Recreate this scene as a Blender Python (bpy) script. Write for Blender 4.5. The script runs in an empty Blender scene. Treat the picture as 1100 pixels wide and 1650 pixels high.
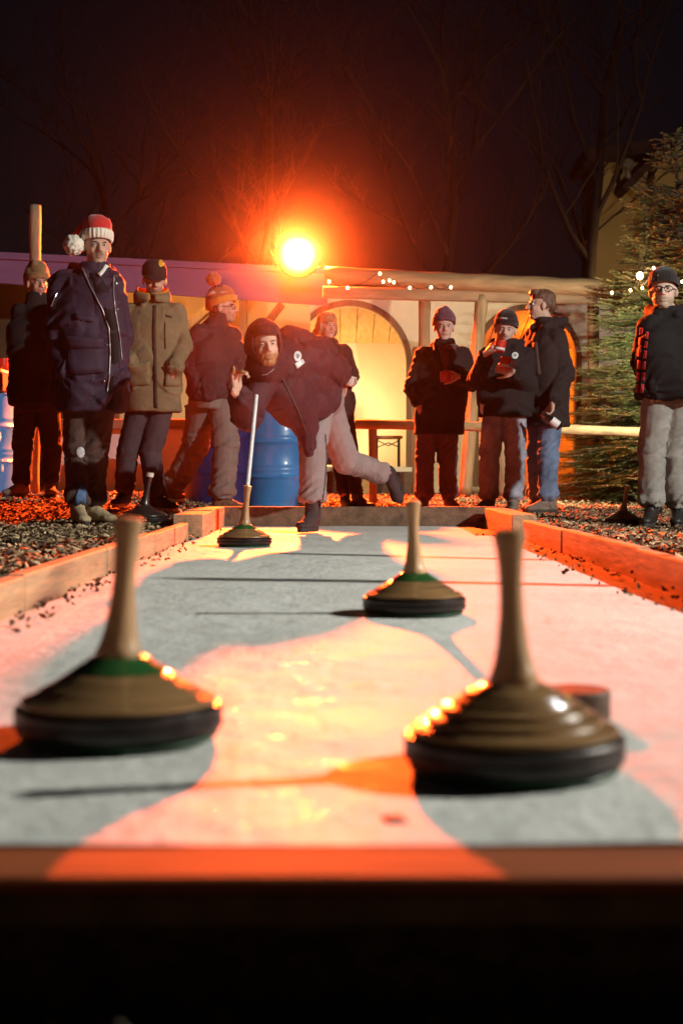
import bpy, bmesh, math, random
import numpy as np
from mathutils import Vector, Matrix
from mathutils.bvhtree import BVHTree

random.seed(7)
rng = np.random.default_rng(7)
R = math.radians
scene = bpy.context.scene
C = scene.collection

# ------------------------------------------------------------------ camera
F = 50.0 / 36.0 * 1650.0
cam_d = bpy.data.cameras.new("camera")
cam = bpy.data.objects.new("camera", cam_d)
C.objects.link(cam)
cam_d.sensor_fit = 'VERTICAL'
cam_d.sensor_height = 36.0
cam_d.lens = 50.0
cam_d.clip_start = 0.05
cam_d.clip_end = 300.0
CAM = Vector((0, 0, 0.36))
cam.location = CAM
cam.rotation_euler = (R(90 - 1.55), 0, R(-0.175))
cam_d.dof.use_dof = True
cam_d.dof.focus_distance = 8.8
cam_d.dof.aperture_fstop = 3.4
scene.camera = cam
CM = cam.rotation_euler.to_matrix()

# ------------------------------------------------------------------ world (night sky)
world = bpy.data.worlds.new("World")
scene.world = world
world.use_nodes = True
wn = world.node_tree
bg = wn.nodes['Background']
sky = wn.nodes.new('ShaderNodeTexSky')
sky.sky_type = 'NISHITA'
sky.sun_disc = False
sky.sun_elevation = R(29)
sky.sun_rotation = R(100)
wn.links.new(sky.outputs[0], bg.inputs[0])
bg.inputs[1].default_value = 0.0009

# faint moonlight
sun_d = bpy.data.lights.new("moon", 'SUN')
sun_d.energy = 0.004
sun_d.angle = R(0.5)
sun_d.color = (0.8, 0.9, 1.0)
sun = bpy.data.objects.new("moon", sun_d)
C.objects.link(sun)
sun.rotation_euler = (R(61), 0, R(80))

scene.view_settings.view_transform = 'Standard'
scene.view_settings.look = 'None'
scene.view_settings.exposure = 0.0
scene.view_settings.gamma = 1.0
scene.view_settings.use_curve_mapping = False
cy = scene.cycles
cy.use_denoising = True
cy.max_bounces = 6
cy.diffuse_bounces = 3
cy.glossy_bounces = 2
cy.transmission_bounces = 4
cy.volume_bounces = 0
cy.sample_clamp_indirect = 2.0
cy.blur_glossy = 1.0
cy.caustics_reflective = False
cy.caustics_refractive = False
cy.use_light_tree = True

ORANGE_W = 19000.0
WHITE_W = 1620.0
HAZE = 0.0009
HG = 0.989
# ------------------------------------------------------------------ helpers
def at(px, py, Y):
    """point of the place seen at photo pixel px,py at distance Y along the lane"""
    v = CM @ Vector(((px - 550) / F, (825 - py) / F, -1.0))
    return CAM + v * (Y / v.y)

def sm(t):
    t = np.clip(t, 0, 1)
    return t * t * (3 - 2 * t)

def zg(x, y):
    x = np.asarray(x, float); y = np.asarray(y, float)
    z = 0.04 + 0.13 * sm((y - 9) / 2.5) * sm((-x - .6) / 1.2) + 0.08 * sm((y - 12.5) / 2.5) * (1 - sm((-x - .6) / 1.2))
    z = z - 0.045 * sm((x - 1.1) / 1.0) * (1 - sm((y - 9.5) / 2.5))
    t = sm((y - 1.3) / 0.25)
    z = -0.12 + (z + 0.12) * t
    lane = (x > -.87) & (x < 1.09) & (y > 1.27) & (y < 9.86)
    z = np.where(lane, -0.04, z)
    return z

def hashn(i, j, k):
    h = (i * 374761393 + j * 668265263 + k * 2147483647 // 7 * 3 + k * 1274126177) & 0xffffffff
    h = ((h ^ (h >> 13)) * 1274126177) & 0xffffffff
    h = h ^ (h >> 16)
    return (h & 0xffff) / 65535.0

def vnoise(P):
    P = np.asarray(P, float)
    i = np.floor(P).astype(np.int64); f = P - i
    f = f * f * (3 - 2 * f)
    o = 0
    for a in (0, 1):
        for b in (0, 1):
            for c in (0, 1):
                w = (f[:, 0] if a else 1 - f[:, 0]) * (f[:, 1] if b else 1 - f[:, 1]) * (f[:, 2] if c else 1 - f[:, 2])
                o = o + w * hashn(i[:, 0] + a, i[:, 1] + b, i[:, 2] + c)
    return o

def N3(v):
    v = np.asarray(v, float); return v / (np.linalg.norm(v) + 1e-12)

# ------------------------------------------------------------------ materials
MATS = {}
def mat(name, col, rough=.8, metal=0., var=.25, scale=8., bump=.3, bscale=40., stretch=(1, 1, 1), spec=.4,
        coat=0., emit=None, estr=0., dirt=None, attr=False, sheen=0.):
    if name in MATS: return MATS[name]
    m = bpy.data.materials.new(name); m.use_nodes = True
    nt = m.node_tree; n = nt.nodes; l = nt.links
    b = n['Principled BSDF']
    b.inputs['Roughness'].default_value = rough
    b.inputs['Metallic'].default_value = metal
    b.inputs['Specular IOR Level'].default_value = spec
    b.inputs['Coat Weight'].default_value = coat
    if sheen: b.inputs['Sheen Weight'].default_value = sheen
    tc = n.new('ShaderNodeTexCoord'); mp = n.new('ShaderNodeMapping')
    mp.inputs['Scale'].default_value = stretch
    l.new(tc.outputs['Object'], mp.inputs[0])
    nz = n.new('ShaderNodeTexNoise'); nz.inputs['Scale'].default_value = scale
    nz.inputs['Detail'].default_value = 6; nz.inputs['Roughness'].default_value = .65
    l.new(mp.outputs[0], nz.inputs['Vector'])
    rp = n.new('ShaderNodeMapRange'); rp.inputs['From Min'].default_value = .3; rp.inputs['From Max'].default_value = .7
    rp.inputs['To Min'].default_value = 1 - var; rp.inputs['To Max'].default_value = 1 + var
    l.new(nz.outputs[0], rp.inputs[0])
    mx = n.new('ShaderNodeVectorMath'); mx.operation = 'SCALE'
    if attr:
        at_ = n.new('ShaderNodeAttribute'); at_.attribute_name = 'Col'
        l.new(at_.outputs['Color'], mx.inputs[0])
    else:
        mx.inputs[0].default_value = col[:3]
    l.new(rp.outputs[0], mx.inputs['Scale'])
    out = mx.outputs[0]
    if dirt:
        nz2 = n.new('ShaderNodeTexNoise'); nz2.inputs['Scale'].default_value = dirt[1]; nz2.inputs['Detail'].default_value = 8
        l.new(mp.outputs[0], nz2.inputs['Vector'])
        r2 = n.new('ShaderNodeMapRange'); r2.inputs['From Min'].default_value = dirt[2]; r2.inputs['From Max'].default_value = dirt[2] + .18
        l.new(nz2.outputs[0], r2.inputs[0])
        mm = n.new('ShaderNodeMix'); mm.data_type = 'RGBA'
        l.new(r2.outputs[0], mm.inputs[0]); l.new(out, mm.inputs[6]); mm.inputs[7].default_value = (*dirt[0], 1)
        out = mm.outputs[2]
    l.new(out, b.inputs['Base Color'])
    if bump:
        nb = n.new('ShaderNodeTexNoise'); nb.inputs['Scale'].default_value = bscale; nb.inputs['Detail'].default_value = 5
        l.new(mp.outputs[0], nb.inputs['Vector'])
        bp = n.new('ShaderNodeBump'); bp.inputs['Strength'].default_value = bump; bp.inputs['Distance'].default_value = .01
        l.new(nb.outputs[0], bp.inputs['Height']); l.new(bp.outputs[0], b.inputs['Normal'])
    if emit:
        b.inputs['Emission Color'].default_value = (*emit, 1); b.inputs['Emission Strength'].default_value = estr
    MATS[name] = m
    return m

def wood(name, col, dirt=(.03, .02, .015), along=1, rough=.75, var=.35):
    st = [9, 9, 9]; st[along] = 1.0
    return mat(name, col, rough, var=var, scale=2.2, bump=.5, bscale=5, stretch=st, dirt=(dirt, 1.1, .56))

# ------------------------------------------------------------------ mesh helpers
def mesh_obj(name, verts, faces, m=None, parent=None, smooth=False, col=None):
    me = bpy.data.meshes.new(name)
    me.from_pydata([tuple(v) for v in verts], [], [tuple(f) for f in faces])
    me.update()
    if m: me.materials.append(m)
    if smooth:
        me.polygons.foreach_set('use_smooth', [True] * len(me.polygons))
    if col is not None: set_col(me, col)
    o = bpy.data.objects.new(name, me); C.objects.link(o)
    if parent: par(o, parent)
    return o

def set_col(me, col):
    a = me.color_attributes.new('Col', 'FLOAT_COLOR', 'POINT')
    c4 = np.ones((len(me.vertices), 4)); c4[:, :3] = col
    a.data.foreach_set('color', c4.ravel())

def par(o, p):
    """parent keeping place: children are built in world coordinates"""
    o.parent = p
    o.matrix_parent_inverse = Matrix.Translation(p.location).inverted() if p.rotation_euler.z == 0 else p.matrix_basis.inverted()

def tag(o, label=None, cat=None, group=None, kind=None):
    if label: o['label'] = label
    if cat: o['category'] = cat
    if group: o['group'] = group
    if kind: o['kind'] = kind
    return o

def empty(name, loc, label, cat, group=None):
    o = bpy.data.objects.new(name, None); C.objects.link(o)
    o.empty_display_size = .1
    o.location = loc
    return tag(o, label, cat, group)

class G:
    """collects geometry"""
    def __init__(s): s.v = []; s.f = []
    def add(s, v, f):
        b = len(s.v); s.v += [tuple(p) for p in v]; s.f += [tuple(i + b for i in q) for q in f]; return s
    def box(s, c, d, rot=None, bev=0.0):
        hx, hy, hz = d[0] / 2, d[1] / 2, d[2] / 2
        c = np.array(c, float)
        if bev > 0:
            b = min(bev, hx * .9, hy * .9, hz * .9)
            vs = []
            for sx in (-1, 1):
                for sy in (-1, 1):
                    for sz in (-1, 1):
                        vs.append((sx * hx, sy * (hy - b), sz * (hz - b)))
                        vs.append((sx * (hx - b), sy * hy, sz * (hz - b)))
                        vs.append((sx * (hx - b), sy * (hy - b), sz * hz))
            def ix(sx, sy, sz, k): return ((0 if sx < 0 else 4) + (0 if sy < 0 else 2) + (0 if sz < 0 else 1)) * 3 + k
            fs = []
            for sx in (-1, 1):
                q = [ix(sx, -1, -1, 0), ix(sx, 1, -1, 0), ix(sx, 1, 1, 0), ix(sx, -1, 1, 0)]
                fs.append(q if sx > 0 else q[::-1])
            for sy in (-1, 1):
                q = [ix(-1, sy, -1, 1), ix(-1, sy, 1, 1), ix(1, sy, 1, 1), ix(1, sy, -1, 1)]
                fs.append(q if sy > 0 else q[::-1])
            for sz in (-1, 1):
                q = [ix(-1, -1, sz, 2), ix(1, -1, sz, 2), ix(1, 1, sz, 2), ix(-1, 1, sz, 2)]
                fs.append(q if sz > 0 else q[::-1])
            for sx in (-1, 1):
                for sy in (-1, 1):
                    fs.append([ix(sx, sy, -1, 0), ix(sx, sy, 1, 0), ix(sx, sy, 1, 1), ix(sx, sy, -1, 1)])
                for sz in (-1, 1):
                    fs.append([ix(sx, -1, sz, 0), ix(sx, 1, sz, 0), ix(sx, 1, sz, 2), ix(sx, -1, sz, 2)])
            for sy in (-1, 1):
                for sz in (-1, 1):
                    fs.append([ix(-1, sy, sz, 1), ix(1, sy, sz, 1), ix(1, sy, sz, 2), ix(-1, sy, sz, 2)])
            for sx in (-1, 1):
                for sy in (-1, 1):
                    for sz in (-1, 1):
                        fs.append([ix(sx, sy, sz, 0), ix(sx, sy, sz, 1), ix(sx, sy, sz, 2)])
        else:
            vs = [(x * hx, y * hy, z * hz) for x in (-1, 1) for y in (-1, 1) for z in (-1, 1)]
            fs = [(0, 1, 3, 2), (4, 6, 7, 5), (0, 4, 5, 1), (2, 3, 7, 6), (0, 2, 6, 4), (1, 5, 7, 3)]
        if rot is not None: vs = [tuple(rot @ Vector(p)) for p in vs]
        return s.add([np.array(p) + c for p in vs], fs)
    def tube(s, pts, rad, n=8, cap=True, wob=0):
        pts = [np.array(p, float) for p in pts]
        if not hasattr(rad, '__len__'): rad = [rad] * len(pts)
        vs = []; fs = []
        prev = None
        for i, p in enumerate(pts):
            d = N3(pts[min(i + 1, len(pts) - 1)] - pts[max(i - 1, 0)])
            if prev is None:
                a = np.array([0, 0, 1.]) if abs(d[2]) < .9 else np.array([1., 0, 0])
                u = N3(np.cross(d, a))
            else:
                u = N3(prev - d * np.dot(prev, d))
            w = np.cross(d, u); prev = u
            for k in range(n):
                t = 2 * math.pi * k / n
                r = rad[i] * (1 + (random.uniform(-wob, wob) if wob else 0))
                vs.append(p + u * math.cos(t) * r + w * math.sin(t) * r)
        for i in range(len(pts) - 1):
            for k in range(n):
                a = i * n + k; b = i * n + (k + 1) % n
                fs.append((a, b, b + n, a + n))
        if cap:
            fs.append(tuple(range(n))[::-1]); fs.append(tuple(range((len(pts) - 1) * n, len(pts) * n)))
        return s.add(vs, fs)
    def lathe(s, c, prof, n=48, axis=None):
        """prof: list of (r,z); axis: 3x3 columns (x,y,z)"""
        A = np.eye(3) if axis is None else axis
        c = np.array(c, float); vs = []; fs = []
        for (r, z) in prof:
            for k in range(n):
                t = 2 * math.pi * k / n
                vs.append(c + A @ np.array([r * math.cos(t), r * math.sin(t), z]))
        m = len(prof)
        for i in range(m - 1):
            for k in range(n):
                a = i * n + k; b = i * n + (k + 1) % n
                fs.append((a, b, b + n, a + n))
        fs.append(tuple(range(n))[::-1]); fs.append(tuple(range((m - 1) * n, m * n)))
        return s.add(vs, fs)
    def ell(s, c, r, A=None, nu=16, nv=10):
        A = np.eye(3) if A is None else A
        c = np.array(c, float)
        if not hasattr(r, '__len__'): r = (r, r, r)
        vs = [c + A @ np.array([0, 0, -r[2]])]; fs = []
        for i in range(1, nv):
            th = math.pi * i / nv
            for k in range(nu):
                ph = 2 * math.pi * k / nu
                vs.append(c + A @ np.array([r[0] * math.sin(th) * math.cos(ph), r[1] * math.sin(th) * math.sin(ph), -r[2] * math.cos(th)]))
        vs.append(c + A @ np.array([0, 0, r[2]]))
        last = len(vs) - 1
        for k in range(nu):
            fs.append((0, 1 + (k + 1) % nu, 1 + k))
            fs.append((last, 1 + (nv - 2) * nu + k, 1 + (nv - 2) * nu + (k + 1) % nu))
        for i in range(nv - 2):
            for k in range(nu):
                a = 1 + i * nu + k; b = 1 + i * nu + (k + 1) % nu
                fs.append((a, b, b + nu, a + nu))
        return s.add(vs, fs)
    def cone(s, p, q, r1, r2, n=14):
        """round cone from p to q"""
        p = np.array(p, float); q = np.array(q, float)
        d = N3(q - p)
        a = np.array([0, 0, 1.]) if abs(d[2]) < .9 else np.array([1., 0, 0])
        u = N3(np.cross(d, a)); w = np.cross(d, u)
        rings = []
        for t in (80, 55, 28): rings.append((p - d * r1 * math.sin(R(t)), r1 * math.cos(R(t))))
        rings += [(p, r1), ((p + q) / 2, (r1 + r2) / 2), (q, r2)]
        for t in (28, 55, 80): rings.append((q + d * r2 * math.sin(R(t)), r2 * math.cos(R(t))))
        vs = []; fs = []
        for (c, r) in rings:
            for k in range(n):
                t = 2 * math.pi * k / n
                vs.append(c + u * r * math.cos(t) + w * r * math.sin(t))
        for i in range(len(rings) - 1):
            for k in range(n):
                a = i * n + k; b = i * n + (k + 1) % n
                fs.append((a, b, b + n, a + n))
        fs.append(tuple(range(n))[::-1]); fs.append(tuple(range((len(rings) - 1) * n, len(rings) * n)))
        return s.add(vs, fs)
    def loft(s, rings, n=28, e=2.4):
        """rings: (centre, a, b) with a,b half axis vectors"""
        vs = []; fs = []
        for (c, a, b) in rings:
            c = np.array(c, float); a = np.array(a, float); b = np.array(b, float)
            for k in range(n):
                t = 2 * math.pi * k / n
                ct, st = math.cos(t), math.sin(t)
                x = math.copysign(abs(ct) ** (2 / e), ct); y = math.copysign(abs(st) ** (2 / e), st)
                vs.append(c + a * x + b * y)
        for i in range(len(rings) - 1):
            for k in range(n):
                a = i * n + k; b = i * n + (k + 1) % n
                fs.append((a, b, b + n, a + n))
        fs.append(tuple(range(n))[::-1]); fs.append(tuple(range((len(rings) - 1) * n, len(rings) * n)))
        return s.add(vs, fs)
    def obj(s, name, m=None, parent=None, smooth=False, col=None):
        o = mesh_obj(name, s.v, s.f, m, None, smooth, col)
        if parent: par(o, parent)
        return o

def fixn(o):
    bm = bmesh.new(); bm.from_mesh(o.data); bmesh.ops.recalc_face_normals(bm, faces=bm.faces); bm.to_mesh(o.data); bm.free()
    return o

def autosmooth(o, ang=35):
    """mark sharp edges by angle so rounded shapes shade smooth and corners stay crisp"""
    me = o.data
    me.polygons.foreach_set('use_smooth', [True] * len(me.polygons))
    bm = bmesh.new(); bm.from_mesh(me)
    bmesh.ops.recalc_face_normals(bm, faces=bm.faces)
    for e in bm.edges:
        if len(e.link_faces) != 2 or e.calc_face_angle(0) > R(ang): e.smooth = False
    bm.to_mesh(me); bm.free()
    return o

def remesh(g, voxel, smooth=3):
    """fuse all closed shapes collected in g into one continuous surface"""
    me = bpy.data.meshes.new('tmp'); me.from_pydata(g.v, [], g.f); me.update()
    o = bpy.data.objects.new('tmp', me); C.objects.link(o)
    md = o.modifiers.new('r', 'REMESH'); md.mode = 'VOXEL'; md.voxel_size = voxel; md.adaptivity = 0
    if smooth:
        ms = o.modifiers.new('s', 'SMOOTH'); ms.factor = .5; ms.iterations = smooth
    dg = bpy.context.evaluated_depsgraph_get(); dg.update()
    r = bpy.data.meshes.new_from_object(o.evaluated_get(dg))
    bpy.data.objects.remove(o); bpy.data.meshes.remove(me)
    return r

def co_no(me):
    n = len(me.vertices)
    co = np.empty(n * 3); me.vertices.foreach_get('co', co)
    no = np.empty(n * 3); me.vertex_normals.foreach_get('vector', no)
    return co.reshape(-1, 3), no.reshape(-1, 3)

def put(me, co):
    me.vertices.foreach_set('co', co.ravel()); me.update()

def cloth(me, bones, amp=.010, low=.010, seed=0, freq=20, hemz=None):
    """folds across the limbs, soft billows elsewhere"""
    co, no = co_no(me)
    best = np.full(len(co), 1e9); s = np.zeros(len(co)); rv = np.zeros_like(co); ka = np.zeros(len(co)); bi = np.zeros(len(co))
    for k, b in enumerate(bones):
        p, q, a = np.array(b[0], float), np.array(b[1], float), b[2]
        d = q - p; L = np.linalg.norm(d); d = d / L
        t = np.clip((co - p) @ d, 0, L)
        cl = p + t[:, None] * d; r = co - cl; dist = np.linalg.norm(r, axis=1)
        # folds strongest at the joints
        u = t / L
        aa = a * (.35 + .9 * np.exp(-((u - 1) / .35) ** 2) + .3 * np.exp(-((u) / .3) ** 2))
        m = dist < best
        best[m] = dist[m]; s[m] = t[m]; rv[m] = (r / (dist[:, None] + 1e-9))[m]; ka[m] = aa[m]; bi[m] = k
    q = np.stack([s * freq + rv[:, 0] * 1.4, rv[:, 1] * 1.6 + bi * 7.3 + seed, rv[:, 2] * 1.6 + s * 3], 1)
    n1 = vnoise(q); w = 1 - np.abs(2 * n1 - 1) * 1.6
    q2 = np.stack([s * freq * 2.1 + rv[:, 2] * 2.3, rv[:, 0] * 3 + seed, rv[:, 1] * 3 + bi], 1)
    w2 = vnoise(q2) - .5
    lo = vnoise(co * 7 + seed * 3.1) - .5
    diag = vnoise(np.stack([co[:, 0] * 9 + co[:, 2] * 6, co[:, 1] * 6, co[:, 2] * 14 - co[:, 0] * 9], 1) + seed) - .5
    disp = amp * ka * (w * 1.0 + w2 * .35) + low * lo + low * .5 * diag
    co = co + no * disp[:, None]
    put(me, co)

def link(name, me, m, parent, smooth=True):
    me.name = name
    me.materials.clear(); me.materials.append(m)
    if smooth: me.polygons.foreach_set('use_smooth', [True] * len(me.polygons))
    o = bpy.data.objects.new(name, me); C.objects.link(o)
    if parent: par(o, parent)
    return o

def bvh(o):
    n = len(o.data.vertices)
    co = np.empty(n * 3); o.data.vertices.foreach_get('co', co); co = co.reshape(-1, 3)
    return BVHTree.FromPolygons([tuple(c) for c in co], [tuple(p.vertices) for p in o.data.polygons])

def drape(name, tree, grid, m, parent, th=.006, Y=9.0, off=.002):
    """a real, thin piece lying on a surface; grid = rows of photo pixels used to find its spot"""
    nr, nc = len(grid), len(grid[0])
    fr = []; bk = []
    last = None
    for row in grid:
        for (px, py) in row:
            d = (at(px, py, 10) - CAM).normalized()
            h = tree.ray_cast(CAM, d)
            if h[0] is None:
                p = at(px, py, Y) if last is None else CAM + d * last
            else:
                p = h[0]; last = h[3]
            nn = h[1] if h[0] is not None else -d
            if nn.dot(d) > 0: nn = -nn
            nn = (nn * .5 - d * .5).normalized()
            fr.append(p + nn * (th + off)); bk.append(p - nn * .01)
    v = fr + bk; o_ = nr * nc; f = []
    for i in range(nr - 1):
        for j in range(nc - 1):
            a = i * nc + j
            f.append((a, a + 1, a + nc + 1, a + nc)); f.append((a + o_ + nc, a + o_ + nc + 1, a + o_ + 1, a + o_))
    for j in range(nc - 1):
        f.append((j, j + o_, j + 1 + o_, j + 1)); a = (nr - 1) * nc + j
        f.append((a + 1, a + 1 + o_, a + o_, a))
    for i in range(nr - 1):
        a = i * nc; f.append((a + nc, a + nc + o_, a + o_, a)); a = i * nc + nc - 1
        f.append((a, a + o_, a + nc + o_, a + nc))
    o = mesh_obj(name, v, f, m, parent, True)
    return fixn(o)

def quad_grid(c, nr=6, nc=6):
    (ax, ay), (bx, by), (cx, cy_), (dx, dy) = c   # tl tr br bl
    g = []
    for i in range(nr):
        t = i / (nr - 1); row = []
        for j in range(nc):
            s = j / (nc - 1)
            row.append(((ax * (1 - s) + bx * s) * (1 - t) + (dx * (1 - s) + cx * s) * t,
                        (ay * (1 - s) + by * s) * (1 - t) + (dy * (1 - s) + cy_ * s) * t))
        g.append(row)
    return g

def strip_grid(pts, w, sub=6):
    P = []
    for i in range(len(pts) - 1):
        for k in range(sub):
            t = k / sub; P.append((pts[i][0] * (1 - t) + pts[i + 1][0] * t, pts[i][1] * (1 - t) + pts[i + 1][1] * t))
    P.append(pts[-1]); g = []
    for i, (x, y) in enumerate(P):
        a = P[max(i - 1, 0)]; b = P[min(i + 1, len(P) - 1)]
        dx, dy = b[0] - a[0], b[1] - a[1]; L = math.hypot(dx, dy); nx, ny = -dy / L * w / 2, dx / L * w / 2
        g.append([(x - nx, y - ny), (x, y), (x + nx, y + ny)])
    return g

def disc_grid(cx, cy_, r, ry=None):
    ry = ry or r
    g = []
    for i in range(5):
        rr = .02 + .98 * i / 4
        g.append([(cx + r * rr * math.cos(2 * math.pi * k / 16), cy_ + ry * rr * math.sin(2 * math.pi * k / 16)) for k in range(17)])
    return g

def aim_light(o, target):
    d = Vector(target) - o.location
    o.rotation_euler = d.to_track_quat('-Z', 'Y').to_euler()

# ------------------------------------------------------------------ materials used
M_mulch = mat('mulch', (.12, .075, .04), .9, var=.7, scale=28, bump=1., bscale=60)
M_chip = mat('bark_chip', (.22, .14, .08), .8, var=.75, scale=14, bump=.3, bscale=90, attr=True)
M_kerb = wood('kerb_wood', (.42, .27, .15))
M_sleeper = wood('sleeper_wood', (.16, .10, .06))
M_front = wood('front_timber', (.32, .075, .018), dirt=(.15, .035, .015), along=0, var=.35)
M_log = wood('weathered_log', (.17, .12, .07), along=0)
M_post = wood('weathered_post', (.17, .12, .07), along=2)
M_black = mat('black_rubber', (.018, .018, .018), .45, var=.3, scale=30, bump=.2)
M_sole = mat('dark_green_running_plate', (.015, .05, .02), .4, var=.3, scale=20, bump=.1)
M_bell = mat('varnished_wood_bell', (.25, .145, .06), .28, var=.3, scale=3, stretch=(1, 1, 40), coat=1., dirt=((.06, .035, .02), 4.0, .56), bump=.15, bscale=12)
M_green = mat('green_paint_band', (.02, .085, .02), .3, var=.25, scale=8, coat=.5, bump=.1)
M_ring = mat('iron_ring', (.035, .032, .03), .38, metal=.7, var=.5, scale=14, bump=.2, bscale=30)
M_handle = mat('turned_wood_handle', (.44, .27, .13), .42, var=.3, scale=4, stretch=(6, 6, 1), bump=.3, bscale=10, coat=.25, dirt=((.16, .09, .05), 3.0, .58))
MD = mat('black_lacquered_stock', (.03, .022, .018), .3, var=.3, coat=.3)
M_steel = mat('bright_metal', (.8, .8, .8), .4, metal=.3, var=.1)

# ------------------------------------------------------------------ ground
def grid_axis(parts):
    a = []
    for (s, e, st) in parts: a += list(np.arange(s, e - 1e-6, st))
    return sorted(set(round(v, 4) for v in a))
gx = grid_axis([(-30, -8, 2), (-8, -5, .5), (-5, -.9, .1), (1.1, 5, .1), (5, 8, .5), (8, 31, 2), (-.8, 1.1, .2)]) + [-.875, -.865, 1.085, 1.095]
gy = grid_axis([(-2.5, 1.2, .3), (1.3, 9.8, .1), (9.9, 15, .1), (15, 20, .5), (20, 43, 2)]) + [1.265, 1.275, 9.855, 9.865]
gx = np.array(sorted(gx)); gy = np.array(sorted(gy))
XX, YY = np.meshgrid(gx, gy)
ZZ = zg(XX, YY)
rough_n = (vnoise(np.stack([XX.ravel() * 3, YY.ravel() * 3, XX.ravel() * 0], 1)) - .5).reshape(XX.shape)
ZZ = ZZ + np.where(ZZ > .0, rough_n * .018, 0) + np.where(YY < 1.2, rough_n * .03, 0)
vv = np.stack([XX.ravel(), YY.ravel(), ZZ.ravel()], 1)
nx_ = len(gx)
ff = [(j * nx_ + i, j * nx_ + i + 1, (j + 1) * nx_ + i + 1, (j + 1) * nx_ + i) for j in range(len(gy) - 1) for i in range(nx_ - 1)]
g_o = mesh_obj('ground', vv, ff, M_mulch, None, True)
tag(g_o, kind='structure')

# bark mulch lying on it
def chips(name, n, regions, szr, kind='stuff', zoff=.0, cols=None):
    P = []
    for (x0, x1, y0, y1, w) in regions:
        k = int(n * w)
        # more pieces close to the lane and the camera
        u = rng.random(k); y = y0 * (y1 / y0) ** u
        x = x0 + (x1 - x0) * rng.random(k)
        P.append(np.stack([x, y], 1))
    P = np.concatenate(P); k = len(P)
    z = zg(P[:, 0], P[:, 1]) + rng.random(k) * .022 + zoff
    L = szr[0] + (szr[1] - szr[0]) * rng.random(k) ** 2
    W = L * (.18 + .3 * rng.random(k)); H = .003 + .006 * rng.random(k)
    yaw = rng.random(k) * 6.283; pit = (rng.random(k) - .5) * 1.3; rol = (rng.random(k) - .5) * 1.4
    d = np.stack([np.cos(yaw) * np.cos(pit), np.sin(yaw) * np.cos(pit), np.sin(pit)], 1)
    s = np.stack([-np.sin(yaw) * np.cos(rol), np.cos(yaw) * np.cos(rol), np.sin(rol)], 1)
    u = np.cross(d, s)
    c = np.stack([P[:, 0], P[:, 1], z], 1)
    a = c - d * (L / 2)[:, None]; b = c + d * (L / 2)[:, None] + s * (W * .2)[:, None]
    e = c + s * (W / 2)[:, None] + u * H[:, None]; f = c - s * (W / 2)[:, None] + u * H[:, None] * .4
    V = np.stack([a, f, b, e], 1).reshape(-1, 3)
    low = V.copy().reshape(-1, 4, 3); lo = (c - u * H[:, None])
    V = np.concatenate([V.reshape(-1, 4, 3), lo[:, None, :]], 1).reshape(-1, 3)
    i0 = np.arange(k) * 5
    Fq = np.stack([i0, i0 + 1, i0 + 3], 1); F2 = np.stack([i0 + 1, i0 + 2, i0 + 3], 1)
    F3 = np.stack([i0, i0 + 4, i0 + 1], 1); F4 = np.stack([i0 + 1, i0 + 4, i0 + 2], 1)
    FF = np.concatenate([Fq, F2, F3, F4])
    me = bpy.data.meshes.new(name)
    me.vertices.add(len(V)); me.vertices.foreach_set('co', V.ravel())
    me.loops.add(len(FF) * 3); me.loops.foreach_set('vertex_index', FF.ravel())
    me.polygons.add(len(FF)); me.polygons.foreach_set('loop_start', np.arange(len(FF)) * 3)
    me.update(calc_edges=True)
    base = np.array([[.40, .29, .16], [.20, .13, .07], [.08, .05, .03], [.50, .38, .22], [.30, .19, .10]])
    if cols is not None: base = cols
    cc = base[rng.integers(0, len(base), k)] * (.6 + .7 * rng.random((k, 1)))
    set_col(me, np.repeat(cc, 5, 0))
    me.materials.append(M_chip)
    o = bpy.data.objects.new(name, me); C.objects.link(o)
    tag(o, kind=kind)
    return o
chips('bark_mulch', 120000, [(-5.0, -.90, 3.0, 14.5, .42), (1.10, 5.5, 3.2, 15.5, .40), (-1.0, 1.3, 9.95, 15.5, .13)], (.02, .075))

chips('mulch_before_the_lane', 900, [(-.9, .9, .72, 1.24, 1)], (.012, .03), zoff=-.012, cols=np.array([[.07, .05, .03], [.12, .09, .05]]))  # dim light before the lane put into darker chip colours

# ------------------------------------------------------------------ ice lane
M_ice = bpy.data.materials.new('ice'); M_ice.use_nodes = True
nt = M_ice.node_tree; n = nt.nodes; l = nt.links; b = n['Principled BSDF']
tc = n.new('ShaderNodeTexCoord')
def noise_node(scale, detail=6, rough=.6, st=(1, 1, 1), dist=0):
    mp = n.new('ShaderNodeMapping'); mp.inputs['Scale'].default_value = st; l.new(tc.outputs['Object'], mp.inputs[0])
    z = n.new('ShaderNodeTexNoise'); z.inputs['Scale'].default_value = scale; z.inputs['Detail'].default_value = detail
    z.inputs['Roughness'].default_value = rough; z.inputs['Distortion'].default_value = dist
    l.new(mp.outputs[0], z.inputs['Vector']); return z
def rng_node(src, a, b_, c, d):
    r = n.new('ShaderNodeMapRange'); r.inputs[1].default_value = a; r.inputs[2].default_value = b_
    r.inputs[3].default_value = c; r.inputs[4].default_value = d; l.new(src, r.inputs[0]); return r
z1 = noise_node(2.2, 8, .68, (1, 1, 1), .6); z2 = noise_node(26, 6, .7); z3 = noise_node(5, 8, .75, (1.0, .35, 1), 1.2)
r1 = rng_node(z1.outputs[0], .35, .7, 0, 1)
mixa = n.new('ShaderNodeMix'); mixa.data_type = 'RGBA'; mixa.inputs[6].default_value = (.70, .73, .69, 1); mixa.inputs[7].default_value = (.60, .63, .59, 1)
l.new(r1.outputs[0], mixa.inputs[0])
r3 = rng_node(z3.outputs[0], .55, .72, 0, .5)
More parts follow.
